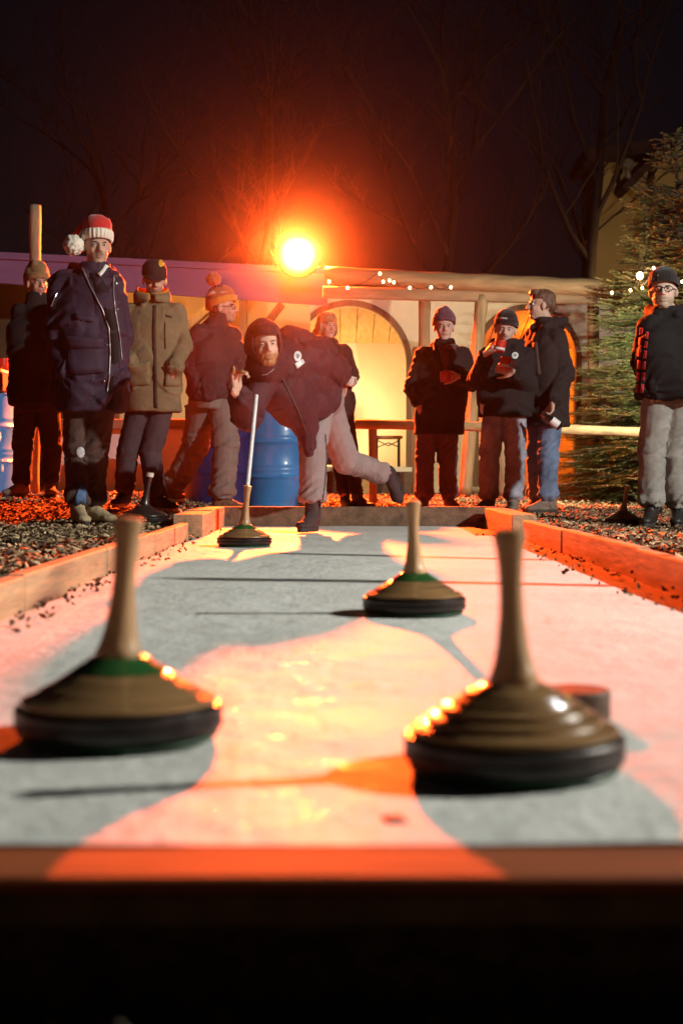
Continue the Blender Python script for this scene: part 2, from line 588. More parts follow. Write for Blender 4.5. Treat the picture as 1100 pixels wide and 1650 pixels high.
mixb = n.new('ShaderNodeMix'); mixb.data_type = 'RGBA'; mixb.inputs[7].default_value = (.27, .26, .22, 1)
l.new(r3.outputs[0], mixb.inputs[0]); l.new(mixa.outputs[2], mixb.inputs[6])
l.new(mixb.outputs[2], b.inputs['Base Color'])
r2 = rng_node(z1.outputs[0], .3, .7, .66, .40); l.new(r2.outputs[0], b.inputs['Roughness'])
b.inputs['Specular IOR Level'].default_value = .09
bp = n.new('ShaderNodeBump'); bp.inputs['Strength'].default_value = .55; bp.inputs['Distance'].default_value = .009
z4 = noise_node(9, 5, .6); ad0 = n.new('ShaderNodeMath'); ad0.operation = 'MULTIPLY_ADD'; ad0.inputs[1].default_value = 2.2; l.new(z4.outputs[0], ad0.inputs[0]); l.new(z2.outputs[0], ad0.inputs[2])
ad = n.new('ShaderNodeMath'); ad.operation = 'ADD'; l.new(ad0.outputs[0], ad.inputs[0]); l.new(z3.outputs[0], ad.inputs[1])
l.new(ad.outputs[0], bp.inputs['Height']); l.new(bp.outputs[0], b.inputs['Normal'])
z5 = noise_node(14, 4, .6); r5 = rng_node(z5.outputs[0], .56, .66, 0, .06); l.new(r5.outputs[0], b.inputs['Coat Weight'])
b.inputs['Coat Roughness'].default_value = .12; b.inputs['Coat IOR'].default_value = 1.33
bp2 = n.new('ShaderNodeBump'); bp2.inputs['Strength'].default_value = .8; bp2.inputs['Distance'].default_value = .006
z6 = noise_node(30, 3, .5); l.new(z6.outputs[0], bp2.inputs['Height']); l.new(bp2.outputs[0], b.inputs['Coat Normal'])
# wavy ragged border of the ice
xl = -.815; xr = .935; y0i, y1i = 1.372, 9.70
iv = []; nyi = 220; nxi = 40
for j in range(nyi + 1):
    y = y0i + (y1i - y0i) * j / nyi
    wl = xl + .012 * math.sin(y * 5.1) + .008 * math.sin(y * 17); wr = xr + .008 * math.sin(y * 4.3 + 1) + .006 * math.sin(y * 19)
    for i in range(nxi + 1):
        x = wl + (wr - wl) * i / nxi
        iv.append((x, y, 0.0))
iv = np.array(iv)
iv[:, 2] += (vnoise(iv * np.array([2.5, 1.6, 1])) - .5) * .006 + (vnoise(iv * np.array([9, 7, 1]) + 5) - .5) * .0016
bd = (np.arange(len(iv)) % (nxi + 1)); edge = (bd == 0) | (bd == nxi); iv[edge, 2] -= .004
ifc = [(j * (nxi + 1) + i, j * (nxi + 1) + i + 1, (j + 1) * (nxi + 1) + i + 1, (j + 1) * (nxi + 1) + i) for j in range(nyi) for i in range(nxi)]
ice = mesh_obj('ice_lane', iv, ifc, M_ice, None, True); tag(ice, kind='structure')
# wooden bed under the ice, showing along the right edge
g = G(); g.box(((-.86 + 1.08) / 2, (1.30 + 9.75) / 2, -.027), (1.94, 8.45, .032))
tag(g.obj('lane_bed', wood('bed_wood', (.30, .18, .10))), kind='structure')

# debris on the ice along the edges
chips('crumbs_on_the_ice', 230, [(-.80, -.70, 3.2, 9.0, .55), (.80, 1.02, 3.5, 9.0, .45)], (.012, .035), zoff=.042,
      cols=np.array([[.10, .06, .03], [.25, .15, .08]]))

# ------------------------------------------------------------------ timber kerbs
def boards(name, label, x, thick, y0, y1, z0, z1, cuts, m, jit=.006, group='kerbs along the ice lane', jx=0.0):
    root = empty(name, (x, (y0 + y1) / 2, z0), label, 'kerb', group)
    ys = [y0] + cuts + [y1]
    for i in range(len(ys) - 1):
        a, b_ = ys[i], ys[i + 1]
        g = G(); h = z1 - z0 + random.uniform(-jit, jit)
        g.box((x + random.uniform(-jit, jit) * .7 + jx * i, (a + b_) / 2, z0 + h / 2), (thick, b_ - a - .005, h), bev=.005)
        g.obj('board', m, root)
    return root
boards('timber_kerb', 'pale timber board kerb along the left edge of the ice lane', -.845, .05, 2.3, 7.86, -.03, .092, [3.75, 5.1, 6.42], M_kerb)
boards('timber_kerb', 'orange lit timber board kerb along the right edge of the ice lane', 1.065, .05, 2.3, 7.95, -.03, .103, [3.3, 4.95, 6.6], M_kerb)
boards('stacked_sleepers', 'short thick timber blocks at the far left corner of the lane', -.845, .17, 8.0, 9.66, -.03, .128, [8.45, 8.75, 9.15], M_kerb, .01)
boards('stacked_sleepers', 'thick timber at the far right corner of the lane with dark end', 1.07, .14, 8.12, 9.66, -.03, .128, [8.9], M_kerb, .004)
g = G(); g.box((.10, 9.78, .045), (1.98, .11, .175), bev=.006)
tag(autosmooth(g.obj('end_beam', M_sleeper)), 'dark sleeper beam lying across the far end of the ice lane', 'beam')
fb = empty('front_beam', (.1, 1.318, -.12), None, None)
g = G(); g.box((.1, 1.322, -.072), (3.6, .096, .108), bev=.004); g.obj('timber', M_sleeper, fb)  # lower timber coloured dark for the unlit front, top board left red
g = G(); g.box((.1, 1.318, -.009), (3.6, .104, .015), bev=.003); g.obj('red_painted_board', M_front, fb); tag(fb, 'thick blurred timber across the near end of the ice lane', 'beam')
# torn end of a board lying near the front
g = G(); g.box(tuple(at(636, 1322, 1.472)), (.022, .03, .007), Matrix.Rotation(.2, 3, 'Z'), .002)
tag(g.obj('wood_scrap', M_sleeper), 'small dark wood scrap lying on the ice near the front timber', 'scrap')

# ------------------------------------------------------------------ curling stocks
def stock(x, y, z, rad, hgt, lean, label, rod=None, green=True, dark=False, ridged=False):
    k = rad / .135
    root = empty('curling_stock', (x, y, z), label, 'curling stock', 'wooden Bavarian curling stocks')
    c = (x, y, z)
    p1 = [(.118, .0), (.127, .002), (.130, .007), (.126, .0115)]
    autosmooth(G().lathe(c, [(r * k, h * k) for r, h in p1], 64).obj('running_plate', M_sole, root))
    p2 = [(.126, .0125), (.134, .014), (.136, .018), (.136, .0265), (.1335, .0285), (.1335, .030), (.136, .0315), (.136, .041), (.133, .0445), (.127, .046)]
    autosmooth(G().lathe(c, [(r * k, h * k) for r, h in p2], 72).obj('metal_ring', M_ring, root))
    p3 = [(.126, .0465), (.1285, .049), (.128, .0525), (.119, .0575), (.108, .0615), (.1035, .0655), (.096, .070), (.086, .0745), (.078, .079), (.0635, .0885)]
    if ridged:
        p3 = [(.126, .0465), (.1285, .0495), (.127, .0535), (.119, .0575), (.110, .0600), (.1085, .0625), (.1075, .0665), (.102, .0695), (.093, .0715), (.0915, .0745), (.0900, .0785), (.0840, .0815), (.0755, .0830), (.0740, .0860), (.0715, .0895), (.0635, .0915)]
        p4r = [(.0632, .0918), (.0620, .0945), (.0560, .0985), (.0480, .1005), (.0450, .1035), (.036, .1075)]
    bm_ = MD if dark else M_bell
    autosmooth(G().lathe(c, [(r * k, h * k) for r, h in p3], 64).obj('bell', bm_, root), 40)
    p4 = [(.0632, .0888), (.060, .0915), (.048, .099), (.0405, .104), (.036, .1075)]
    if ridged: p4 = p4r
    autosmooth(G().lathe(c, [(r * k, h * k) for r, h in p4], 48).obj('painted_band' if green else 'bell_neck', M_green if green else bm_, root), 40)
    # leaning turned handle
    ax = N3([lean[0], lean[1], 1.0]); u = N3(np.cross([0, 1, 0], ax)); v = np.cross(ax, u)
    A = np.stack([u, v, ax], 1)
    b0 = np.array(c) + np.array([0, 0, .1065 * k])
    hh = hgt - .1065 * k
    prof = [(.030, 0), (.0315, .006), (.027, .016), (.0235, .028), (.0195, .05), (.0158, .085), (.0145, .11), (.0150, .135), (.0168, .16), (.0192, .178), (.0205, .188), (.0198, .1915), (.014, .193)]
    s = hh / .193
    autosmooth(G().lathe(b0, [(r * k, h * s) for r, h in prof], 28, A).obj('handle', MD if dark else M_handle, root), 45)
    top = b0 + ax * hh
    if rod is not None:
        q = np.array(rod)
        G().tube([top - ax * .03, top, top * .5 + q * .5, q], .011, 10).obj('metal_rod', M_steel, root)
    if dark:
        G().tube([top - ax * .030, top - ax * .004], .0235, 16).obj('pale_ring', mat('pale_tape', (.6, .58, .5), .6), root)
    return root, top
def base_x(px, Y): return at(px, 900, Y).x
def leanto(px, py, Y, x, h, k=1):   # lean so that the handle top shows where the photo has it
    return ((at(px, py, Y).x - x) / (h - .1065 * k), 0)
xa = base_x(191, 1.93); stock(xa, 1.93, .001, .139, .300, leanto(208, 835, 1.93, xa, .30), 'big blurred curling stock with green band at the front left')
xb = base_x(828, 1.72); stock(xb, 1.72, .001, .1325, .292, leanto(820, 855, 1.72, xb, .292), 'nearest curling stock, brown with stepped ridges and no green band', green=False, ridged=True)
xc = base_x(667, 3.64); stock(xc, 3.64, .001, .131, .289, leanto(665, 808, 3.64, xc, .289), 'green banded curling stock standing alone mid lane', )
xd = base_x(394, 7.0); stock(xd, 7.0, .001, .1345, .300, leanto(399, 783, 7.0, xd, .30), 'far curling stock with long metal rod in the hands of the thrower', rod=at(413, 637, 7.25), green=True)
xe = base_x(1003, 9.75); stock(xe, 9.75, float(zg(xe, 9.75)) + .008, .125, .27, leanto(1010, 785, 9.75, xe, .27), 'curling stock parked on mulch beside the boots of the bearded man', green=False)
xf = base_x(233, 8.75); stock(xf, 8.75, float(zg(xf, 8.75)) + .008, .145, .325, leanto(243, 768, 8.75, xf, .325), 'dark curling stock with pale ring on mulch by the parka man', green=False, dark=True)

# wooden puck
xp = base_x(927, 2.08)
pk = autosmooth(G().lathe((xp, 2.08, .001), [(.050, 0), (.0515, .003), (.0515, .040), (.049, .043)], 48).obj('target_puck', mat('puck_wood', (.11, .07, .045), .6, var=.4, scale=12, bump=.3)))
tag(pk, 'small brown wooden target puck behind the nearest curling stock', 'puck')

# ------------------------------------------------------------------ buildings behind
M_plaster = mat('old_plaster', (.70, .61, .46), .9, var=.14, scale=1.3, bump=.4, bscale=9, dirt=((.50, .40, .27), 1.7, .58))
M_white = mat('white_wash', (.72, .68, .60), .9, var=.08, scale=2, bump=.2, bscale=12)
M_lilac = mat('lilac_painted_board', (.12, .085, .20), .7, var=.12, scale=2, bump=.2, bscale=14, stretch=(1, 1, 6))
M_plank = mat('ceiling_plank', (.52, .36, .17), .7, var=.3, scale=2.5, stretch=(8, 1, 8), bump=.4, bscale=8)
M_arch = wood('arch_trim', (.15, .09, .05), along=2)
M_dark = wood('dark_timber', (.10, .06, .035), along=0)
M_olive = mat('olive_canvas', (.05, .05, .025), .9, var=.3, scale=3, bump=.3)
M_grey = mat('grey_panel', (.55, .54, .54), .8, var=.12, scale=2, bump=.2, bscale=30)

WY = 17.5
def wx(px): return at(px, 700, WY).x
def wz(py): return at(550, py, WY).z
GZ = .10
Ztop = wz(474)

def arch_wall(name, label, x0, x1, z0, z1, arches, yw, th, m):
    """wall with round headed openings; arches: (cx, radius, spring z, bottom z)"""
    root = empty(name, ((x0 + x1) / 2, yw, z0), label, 'wall')
    g = G()
    def q(pts):  # prism through the wall
        n_ = len(pts)
        v = [(x, yw, z) for x, z in pts] + [(x, yw + th, z) for x, z in pts]
        f = [tuple(range(n_)), tuple(range(2 * n_ - 1, n_ - 1, -1))] + [(i, (i + 1) % n_, (i + 1) % n_ + n_, i + n_) for i in range(n_)]
        g.add(v, f)
    xs = x0
    for (cx, r, zs, zb) in arches:
        q([(xs, z0), (cx - r, z0), (cx - r, z1), (xs, z1)])
        if zb > z0: q([(cx - r, z0), (cx + r, z0), (cx + r, zb), (cx - r, zb)])
        n_ = 24
        for i in range(n_):
            a, b_ = math.pi * (1 - i / n_), math.pi * (1 - (i + 1) / n_)
            p = (cx + r * math.cos(a), zs + r * math.sin(a)); p2 = (cx + r * math.cos(b_), zs + r * math.sin(b_))
            q([p, p2, (p2[0], z1), (p[0], z1)])
        xs = cx + r
    q([(xs, z0), (x1, z0), (x1, z1), (xs, z1)])
    w = g.obj('plaster', m, root); fixn(w)
    for (cx, r, zs, zb) in arches:
        gt = G(); n_ = 28; v = []; f = []
        path = [(cx - r, zb, 1, 0)]
        path = [(-1, 0, cx - r, zb)] + [(math.cos(math.pi * (1 - i / n_)), math.sin(math.pi * (1 - i / n_)), cx + r * math.cos(math.pi * (1 - i / n_)), zs + r * math.sin(math.pi * (1 - i / n_))) for i in range(n_ + 1)] + [(1, 0, cx + r, zb)]
        for (nx__, nz__, x, z) in path:
            for (e, y) in ((-.004, yw - .03), (.065, yw - .03), (.065, yw + .10), (-.004, yw + .10)):
                v.append((x + nx__ * e, y, z + nz__ * e))
        for i in range(len(path) - 1):
            for k in range(4):
                a = i * 4 + k; b_ = i * 4 + (k + 1) % 4
                f.append((a, b_, b_ + 4, a + 4))
        gt.add(v, f); fixn(gt.obj('arch_trim', M_arch, root))
    return root

cx1 = (wx(470) + wx(655)) / 2; r1_ = (wx(655) - wx(470)) / 2
cx2 = (wx(770) + wx(927)) / 2; r2_ = (wx(927) - wx(770)) / 2
zs1 = wz(492) - r1_; zs2 = wz(499) - r2_
zb1 = wz(752); zb2 = wz(784)
aw = arch_wall('arcade_wall', 'plaster arcade wall with two round arches behind the pergola', wx(395), wx(1120), 0.0, Ztop + .02, [(cx1, r1_, zs1, zb1), (cx2, r2_, zs2, zb2)], WY, .22, M_plaster)

def niche(cx, r, zb, zt, name, label, depth, lampcol, lampw, lamp_at, m, ztb):
    root = empty(name, (cx, WY + .3, zb), label, 'room')
    x0, x1 = cx - r - .55, cx + r + .55; ya, yb = WY + .225, WY + depth
    g = G(); g.box(((x0 + x1) / 2, yb + .05, (zb + ztb) / 2), (x1 - x0, .1, ztb - zb + .3)); g.obj('back_wall', m, root)
    for sx in (x0, x1):
        g = G(); g.box((sx, (ya + yb) / 2, (zb + zt) / 2), (.08, yb - ya, zt - zb + .3)); g.obj('side_wall', m, root)
    g = G(); g.box(((x0 + x1) / 2, (ya + yb) / 2, zb - .05), (x1 - x0 - .1, yb - ya, .09)); g.obj('floor', M_dark, root)
    npl = 11; w = (x1 - x0 - .1) / npl
    ang = math.atan2(ztb - zt, yb - ya); Lp = math.hypot(yb - ya, zt - ztb)
    for i in range(npl):
        g = G(); g.box((x0 + .05 + w * (i + .5), (ya + yb) / 2, (zt + ztb) / 2 + .02 + (i % 2) * .006), (w - .008, Lp, .03), Matrix.Rotation(ang, 3, 'X'), .004)
        g.obj('ceiling_plank', M_plank, root)
    # roof slab keeps the room dark from above
    g = G(); g.box(((x0 + x1) / 2, (ya + yb) / 2, zt + .16), (x1 - x0 + .1, yb - ya + .2, .06)); g.obj('roof_slab', M_dark, root)
    return root
niche(cx1, r1_, zb1, wz(486), 'arch_niche', 'warm lit room with plank ceiling inside the arch behind the thrower', 1.9, None, 0, None, M_white, 2.12)
niche(cx2, r2_, zb2, wz(492), 'arch_niche', 'orange glowing room inside the arch behind the three men', 1.9, None, 0, None, M_white, 2.05)

def warm_lamp(x, y, z, w, col, r, label, lx=None):
    root = empty('wall_lamp', (x, y, z), label, 'lamp', 'lamps inside the arches')
    g = G(); g.lathe((x, y, z - r * 1.0), [(r * .5, 0), (r * .9, r * .4), (r, r), (r * .9, r * 1.6), (r * .4, r * 2)], 20)
    autosmooth(g.obj('globe', mat('globe_%d' % int(w), (.8, .8, .8), .5, emit=col, estr=6), root), 60)
    G().tube([(x, y + r * .5, z), (x, y + .25, z)], .015, 8).obj('bracket', M_dark, root)
    ld = bpy.data.lights.new('glow', 'POINT'); ld.energy = w; ld.color = col; ld.shadow_soft_size = .08
    lo = bpy.data.objects.new('glow', ld); C.objects.link(lo); lo.location = (x, y - r - .12, z); lo.parent = root
    lo.matrix_parent_inverse = Matrix.Translation(root.location).inverted()
    return root
p = at(553, 660, 18.9); warm_lamp(p.x, 19.0, p.z - .1, 80, (1, .62, .24), .11, 'bright low lamp glowing white inside the left arch')
p = at(885, 560, 18.9); warm_lamp(p.x, 18.6, p.z, 110, (1, .17, .008), .06, 'small orange lamp glowing inside the right arch')

p = at(318, 462, 16.0); warm_lamp(p.x, 16.0, p.z, 26, (1, .55, .16), .05, 'small warm lamp tucked up behind the lilac fascia')
# stage plinth and bench below the left arch
g = G(); g.box(((wx(440) + wx(662)) / 2, WY - .19, (wz(760) + 0) / 2), (wx(662) - wx(440), .36, wz(760)), bev=.01)
tag(g.obj('stage_plinth', M_dark), 'dark timber step running below the left arch', 'step')
g = G(); x0 = at(563, 750, 16.9).x; x1 = at(603, 750, 16.9).x; g.box(((x0 + x1) / 2, 16.9, at(580, 750, 16.9).z), (x1 - x0, .3, .12), bev=.01)
g.box(((x0 + x1) / 2, 16.9, .18), (x1 - x0 - .08, .2, at(580, 750, 16.9).z - .24))
tag(g.obj('wooden_block', M_plank), 'low brown wooden block seat in front of the left arch', 'seat')

# folding beer table in the left arch
ty = 18.2; tx0, tx1 = at(603, 705, ty).x, at(646, 705, ty).x; tz = at(620, 705, ty).z
tb = empty('folding_table', ((tx0 + tx1) / 2, ty, zb1), 'brown folding table with thin metal legs inside the left arch', 'table')
g = G(); g.box(((tx0 + tx1) / 2, ty, tz), (tx1 - tx0 + .02, .5, .035), bev=.006); g.obj('tabletop', mat('orange_varnish', (.30, .12, .04), .5), tb)
for (x, y) in ((tx0 + .03, ty - .2), (tx0 + .03, ty + .2), (tx1 - .03, ty - .2), (tx1 - .03, ty + .2)):
    G().tube([(x, y, zb1), (x, y, tz)], .011, 6).obj('leg', M_black, tb)
G().tube([(tx0 + .03, ty - .2, tz - .04), ((tx0 + tx1) / 2, ty - .2, tz - .11), (tx1 - .03, ty - .2, tz - .04)], .008, 6).obj('brace', M_black, tb)
G().tube([(tx0 + .03, ty - .2, tz - .13), ((tx0 + tx1) / 2, ty - .2, tz - .07), (tx1 - .03, ty - .2, tz - .13)], .008, 6).obj('brace', M_black, tb)

# ------------------------------------------------------------------ left booth with lilac fascia
bo = empty('market_booth', (-1.8, 15.2, .1), 'long booth with lilac fascia board and yellow back wall on the left', 'booth')
def slab(p_tl, p_tr, p_br, p_bl, th=.05):
    """board given by its four corners on the seen side"""
    nrm = (Vector(p_tr) - Vector(p_tl)).cross(Vector(p_bl) - Vector(p_tl)).normalized()
    if nrm.y < 0: nrm = -nrm
    f4 = [Vector(q) for q in (p_tl, p_tr, p_br, p_bl)]
    v = f4 + [q + nrm * th for q in f4]
    return G().add(v, [(0, 1, 2, 3), (7, 6, 5, 4), (0, 4, 5, 1), (1, 5, 6, 2), (2, 6, 7, 3), (3, 7, 4, 0)])
ya_, yb_ = 14.7, 15.6
A_ = at(-60, 408, ya_); B_ = at(528, 437, yb_); Cc = at(528, 492, yb_); D_ = at(-60, 452, ya_)
fixn(slab(A_, B_, Cc, D_, .06).obj('fascia', M_lilac, bo))
A2 = at(-60, 403, ya_ - .05); B2 = at(528, 432, yb_ - .05); C2 = at(528, 442, yb_ - .05); D2 = at(-60, 414, ya_ - .05)
fixn(slab(A2, B2, C2, D2, .09).obj('fascia_cap', M_lilac, bo))
g = slab(at(-60, 408, ya_ + .1) , at(528, 437, yb_ + .1), at(528, 437, yb_ + .1) + Vector((0, 2.2, .12)), at(-60, 408, ya_ + .1) + Vector((0, 2.2, .12)), .05)
fixn(g.obj('roof', M_dark, bo))
fixn(slab(at(175, 440, 16.6), at(500, 440, 17.0), at(500, 800, 17.0), at(175, 800, 16.6), .06).obj('back_wall', mat('yellow_wall', (.62, .46, .22), .85, var=.1, scale=2, bump=.2), bo))
fixn(slab(at(-60, 430, 16.2), at(176, 440, 16.55), at(176, 800, 16.55), at(-60, 800, 16.2), .05).obj('canvas_wall', M_olive, bo))
def beam(name, p, q, w, m, root, d=.09):
    p = Vector(p); q = Vector(q); L = (q - p).length
    rot = (q - p).to_track_quat('Z', 'Y').to_matrix()
    g = G(); g.box(tuple((p + q) / 2), (w, d, L), rot, .008)
    return g.obj(name, m, root)
beam('diagonal_brace', at(292, 536, 16.2), at(345, 490, 16.2), .16, M_post, bo)
beam('upright', at(392, 800, 16.3), at(392, 478, 16.3), .09, M_post, bo)
beam('upright', at(186, 800, 15.6), at(186, 474, 15.6), .10, M_post, bo)
beam('diagonal_brace', at(398, 560, 16.3), at(455, 490, 16.3), .05, M_post, bo)

# counter with grey front
ct = empty('bar_counter', (-1.6, 14.1, .15), 'bar counter with wooden ledge and flat grey front behind the spectators', 'counter')
xl_, xr_ = at(92, 700, 14.1).x, at(400, 700, 14.1).x
zt_ = at(250, 676, 14.1).z; zl_ = at(250, 692, 14.1).z; 
g = G(); g.box(((xl_ + xr_) / 2, 14.15, (zl_ + .02) / 2), (xr_ - xl_, .06, zl_ - .02)); g.obj('front_panel', M_grey, ct)
g = G(); g.box(((xl_ + xr_) / 2, 14.1, (zt_ + zl_) / 2), (xr_ - xl_ + .1, .3, zt_ - zl_), bev=.008); g.obj('ledge', M_log, ct)

# ------------------------------------------------------------------ pergola
pg = empty('pergola', (1.4, 14.8, .12), 'weathered log pergola in front of the arches', 'pergola')
def log(name, pts, r, root, m, n_=14):
    P = []
    pts = [Vector(p) for p in pts]
    for i in range(len(pts) - 1):
        for k in range(10):
            P.append(pts[i].lerp(pts[i + 1], k / 10))
    P.append(pts[-1])
    rr = [r * (1 + .05 * math.sin(i * 1.3) + random.uniform(-.02, .02)) for i in range(len(P))]
    return G().tube(P, rr, n_).obj(name, m, root, True)
log('top_log', [at(524, 443, 14.75), at(700, 452, 14.7), at(860, 459, 14.6), at(1010, 466, 14.5)], .088, pg, M_log)
g = G()
beam('lower_beam', at(520, 471, 14.9), at(1010, 482, 14.6), .10, wood('beam_wood', (.17, .12, .08), along=0), pg, .12)
log('post', [at(684, 474, 15.1), at(682, 640, 15.1), at(680, 802, 15.1)], .062, pg, M_post)
log('leaning_post', [at(776, 476, 14.75), at(765, 600, 14.7), at(748, 803, 14.65)], .066, pg, M_post)
log('post', [at(955, 480, 14.9), at(955, 800, 14.9)], .06, pg, M_post)
# flat timber strip beside the arch
beam('plank_post', at(668, 560, 16.6), at(668, 800, 16.6), .26, wood('brown_board', (.26, .13, .06), along=2), pg, .05)

rl = empty('log_railing', (1.5, 13.1, .1), 'low log railing in front of the arches and fir tree', 'railing')
log('rail', [at(572, 683, 13.2), at(760, 687, 13.1), at(1045, 697, 12.6)], .046, rl, M_log)
log('stake', [at(808, 690, 13.0), at(810, 799, 13.0)], .072, rl, M_post)
log('stake', [at(600, 683, 13.25), at(601, 810, 13.25)], .04, rl, M_post)

# wooden pole on the far left
pr = log('wooden_pole', [at(57, 331, 12.5), at(57, 560, 12.5), at(54, 802, 12.5)], .051, None, mat('pale_pole', (.34, .25, .15), .8, var=.25, scale=3, stretch=(6, 6, 1), bump=.5, bscale=8, dirt=((.06, .04, .03), 3.2, .62)))
tag(pr, 'tall bare wooden pole standing behind the man in the tan beanie', 'pole')

# ------------------------------------------------------------------ blue barrels
M_blue = mat('blue_drum_paint', (.03, .24, .60), .36, var=.15, scale=3, bump=.15, bscale=10, coat=.2, dirt=((.06, .08, .12), 3.5, .62))
M_print = mat('white_print', (.75, .76, .76), .5, var=.05)
def barrel(x, y, label, col=M_blue):
    z = float(zg(x, y)) - .01
    root = empty('oil_drum', (x, y, z), label, 'barrel', 'blue oil drums')
    pf = [(.27, 0), (.292, .0), (.297, .008), (.292, .018), (.287, .022)]
    for hc in (.30, .60):
        pf += [(.287, hc - .03), (.292, hc - .018), (.301, hc), (.292, hc + .018), (.287, hc + .03)]
    for hc in (.36, .40, .66): pf += [(.287, hc - .012), (.291, hc), (.287, hc + .012)]
    pf = sorted(pf[:5], key=lambda t: 0) + sorted(pf[5:], key=lambda t: t[1])
    pf += [(.287, .862), (.292, .866), (.297, .875), (.292, .884), (.280, .884), (.278, .868), (.05, .868)]
    autosmooth(G().lathe((x, y, z), pf, 56).obj('drum', col, root), 50)
    autosmooth(G().lathe((x + .15, y - .1, z + .868), [(.03, 0), (.03, .012), (.02, .014)], 20).obj('bung', M_black, root))
    return root
xb1 = at(444, 700, 12.5).x; br1 = barrel(xb1, 12.5, 'blue oil drum with white lettering behind the knee of the thrower')
xb2 = at(352, 700, 12.4).x; barrel(xb2, 12.4, 'blue oil drum, darkened as in shade, behind the legs of the bobble hat man', mat('shaded_drum_blue', (.02, .022, .11), .45, var=.15, scale=3))  # the shade on this drum is put into its darker blue
xb3 = at(-30, 700, 12.2).x; br3 = barrel(xb3, 12.2, 'bright blue oil drum under the white bar table at far left')
def letter(ch, px, py, size, tree, root, Y):
    arcs = {'C': [[(.55 + .45 * math.cos(t), .5 - .5 * math.sin(t)) for t in np.linspace(.7, 5.6, 12)]],
            'O': [[(.5 + .45 * math.cos(t), .5 - .5 * math.sin(t)) for t in np.linspace(0, 6.283, 16)]],
            'i': [[(.5, .35), (.5, 1.)], [(.42, 0), (.58, .02)]], 'T': [[(.05, 0), (.95, 0)], [(.5, 0), (.5, 1)]]}
    for a in arcs[ch]:
        drape('lettering', tree, strip_grid([(px + x * size * .8, py + y * size) for x, y in a], size * .18, 2), M_print, root, .001, Y, .0015)
tr = bvh([c for c in br1.children if c.name.startswith('drum')][0])
letter('C', 486, 765, 17, tr, br1, 12.3)
tr = bvh([c for c in br3.children if c.name.startswith('drum')][0])
letter('O', -20, 690, 26, tr, br3, 12.0); letter('i', -3, 742, 18, tr, br3, 12.0)

# white table top on the left barrel with red mugs
zb_ = float(zg(xb3, 12.2))
t3 = empty('bar_table', (xb3, 12.2, zb_ + .88), 'white topped bar table on a blue drum at far left', 'table')
zt3 = at(10, 598, 11.9).z; zc = at(10, 604, 11.9).z; zd = zb_ + .876
g = G(); g.box((xb3 + .02, 12.15, zt3), (.50, .75, .028), bev=.005); g.obj('table_top', M_print, t3)
g = G(); g.box((xb3 + .02, 12.15, (zt3 - .016 + zd) / 2), (.50, .60, zt3 - .016 - zd - .002), bev=.01); g.obj('crate_base', M_dark, t3)

def mug(loc, r, h, label, handle_dir=(1, 0, 0), tilt=0, band=True, m=None, group='red mulled wine mugs'):
    m = m or mat('red_mug', (.55, .035, .015), .3, var=.1, coat=.4)
    loc = np.array(loc, float)
    A = np.array(Matrix.Rotation(tilt, 3, 'Y'))
    root = empty('mug', tuple(loc), label, 'mug', group)
    pf = [(r * .55, 0), (r * .82, .002), (r * .88, h * .1), (r * .97, h * .6), (r, h), (r * .93, h), (r * .9, h * .6), (r * .8, h * .12), (r * .1, h * .1)]
    autosmooth(G().lathe(loc, pf, 28, A).obj('cup', m, root), 60)
    hd = A @ N3(handle_dir); up = A @ np.array([0, 0, 1.])
    P = [loc + hd * (r * .92 + r * .75 * math.sin(t)) + up * (h * .5 + h * .32 * math.cos(t)) for t in np.linspace(0, math.pi, 9)]
    G().tube(P, r * .13, 8).obj('handle', m, root, True)
    if band:
        autosmooth(G().lathe(loc, [(r * .92, h * .22), (r * .945, h * .23), (r * .975, h * .42), (r * .95, h * .43)], 28, A).obj('white_band', M_print, root), 60)
    return root
mug((at(3, 590, 11.95).x, 12.0, zt3 + .015), .045, .10, 'red mug on the white bar table, closer to the edge', band=False)
mug((at(-8, 590, 11.95).x, 12.2, zt3 + .015), .045, .10, 'red mug on the white bar table, partly out of view', band=False)

# ------------------------------------------------------------------ house on the right
M_hw = mat('ochre_render', (.52, .36, .14), .9, var=.12, scale=.6, bump=.3, bscale=6)
HY = 27.0
hs = empty('house', (at(1040, 600, HY).x, HY, 0), 'dim ochre house with gable and rainwater pipe behind the fir tree', 'house')
xA, xB = at(958, 400, HY).x, at(1042, 400, HY).x
ze = at(990, 262, HY).z
g = G(); g.box(((xA + xB) / 2, HY + .75, ze / 2), (xB - xA, 1.5, ze)); g.obj('side_wall', M_hw, hs)
xC = at(1160, 400, HY).x; xP = at(1075, 300, HY - .6).x; zP = at(1075, 243, HY - .6).z; zE2 = at(1030, 278, HY - .6).z
g = G(); y0h, y1h = HY - .6, HY + 1.5
pv = [(xB + .005, 0), (xC, 0), (xC, zP - .2), (xP + .3, zP - .02), (xP, zP), (xB + .005, zE2)]
g.add([(x, y0h, z) for x, z in pv] + [(x, y1h, z) for x, z in pv], [tuple(range(6)), tuple(range(11, 5, -1))] + [(i, (i + 1) % 6, (i + 1) % 6 + 6, i + 6) for i in range(6)])
fixn(g.obj('gable_wall', M_hw, hs))
M_roof = mat('roof_tiles', (.05, .03, .025), .9, var=.3, scale=6, bump=.6)
g = G(); dx, dz = xP - (xB - .55), zP - (zE2 - .42); rot = Matrix.Rotation(-math.atan2(dz, dx), 3, 'Y')
g.box((xB - .55 + dx / 2, HY + .4, zE2 - .42 + dz / 2 + .12), (math.hypot(dx, dz) + .1, 2.4, .14), rot); g.obj('roof', M_roof, hs)
g = G(); g.box(((xP + xC) / 2 + .2, HY + .4, zP + .08), (xC - xP + .4, 2.4, .12)); g.obj('roof', M_roof, hs)
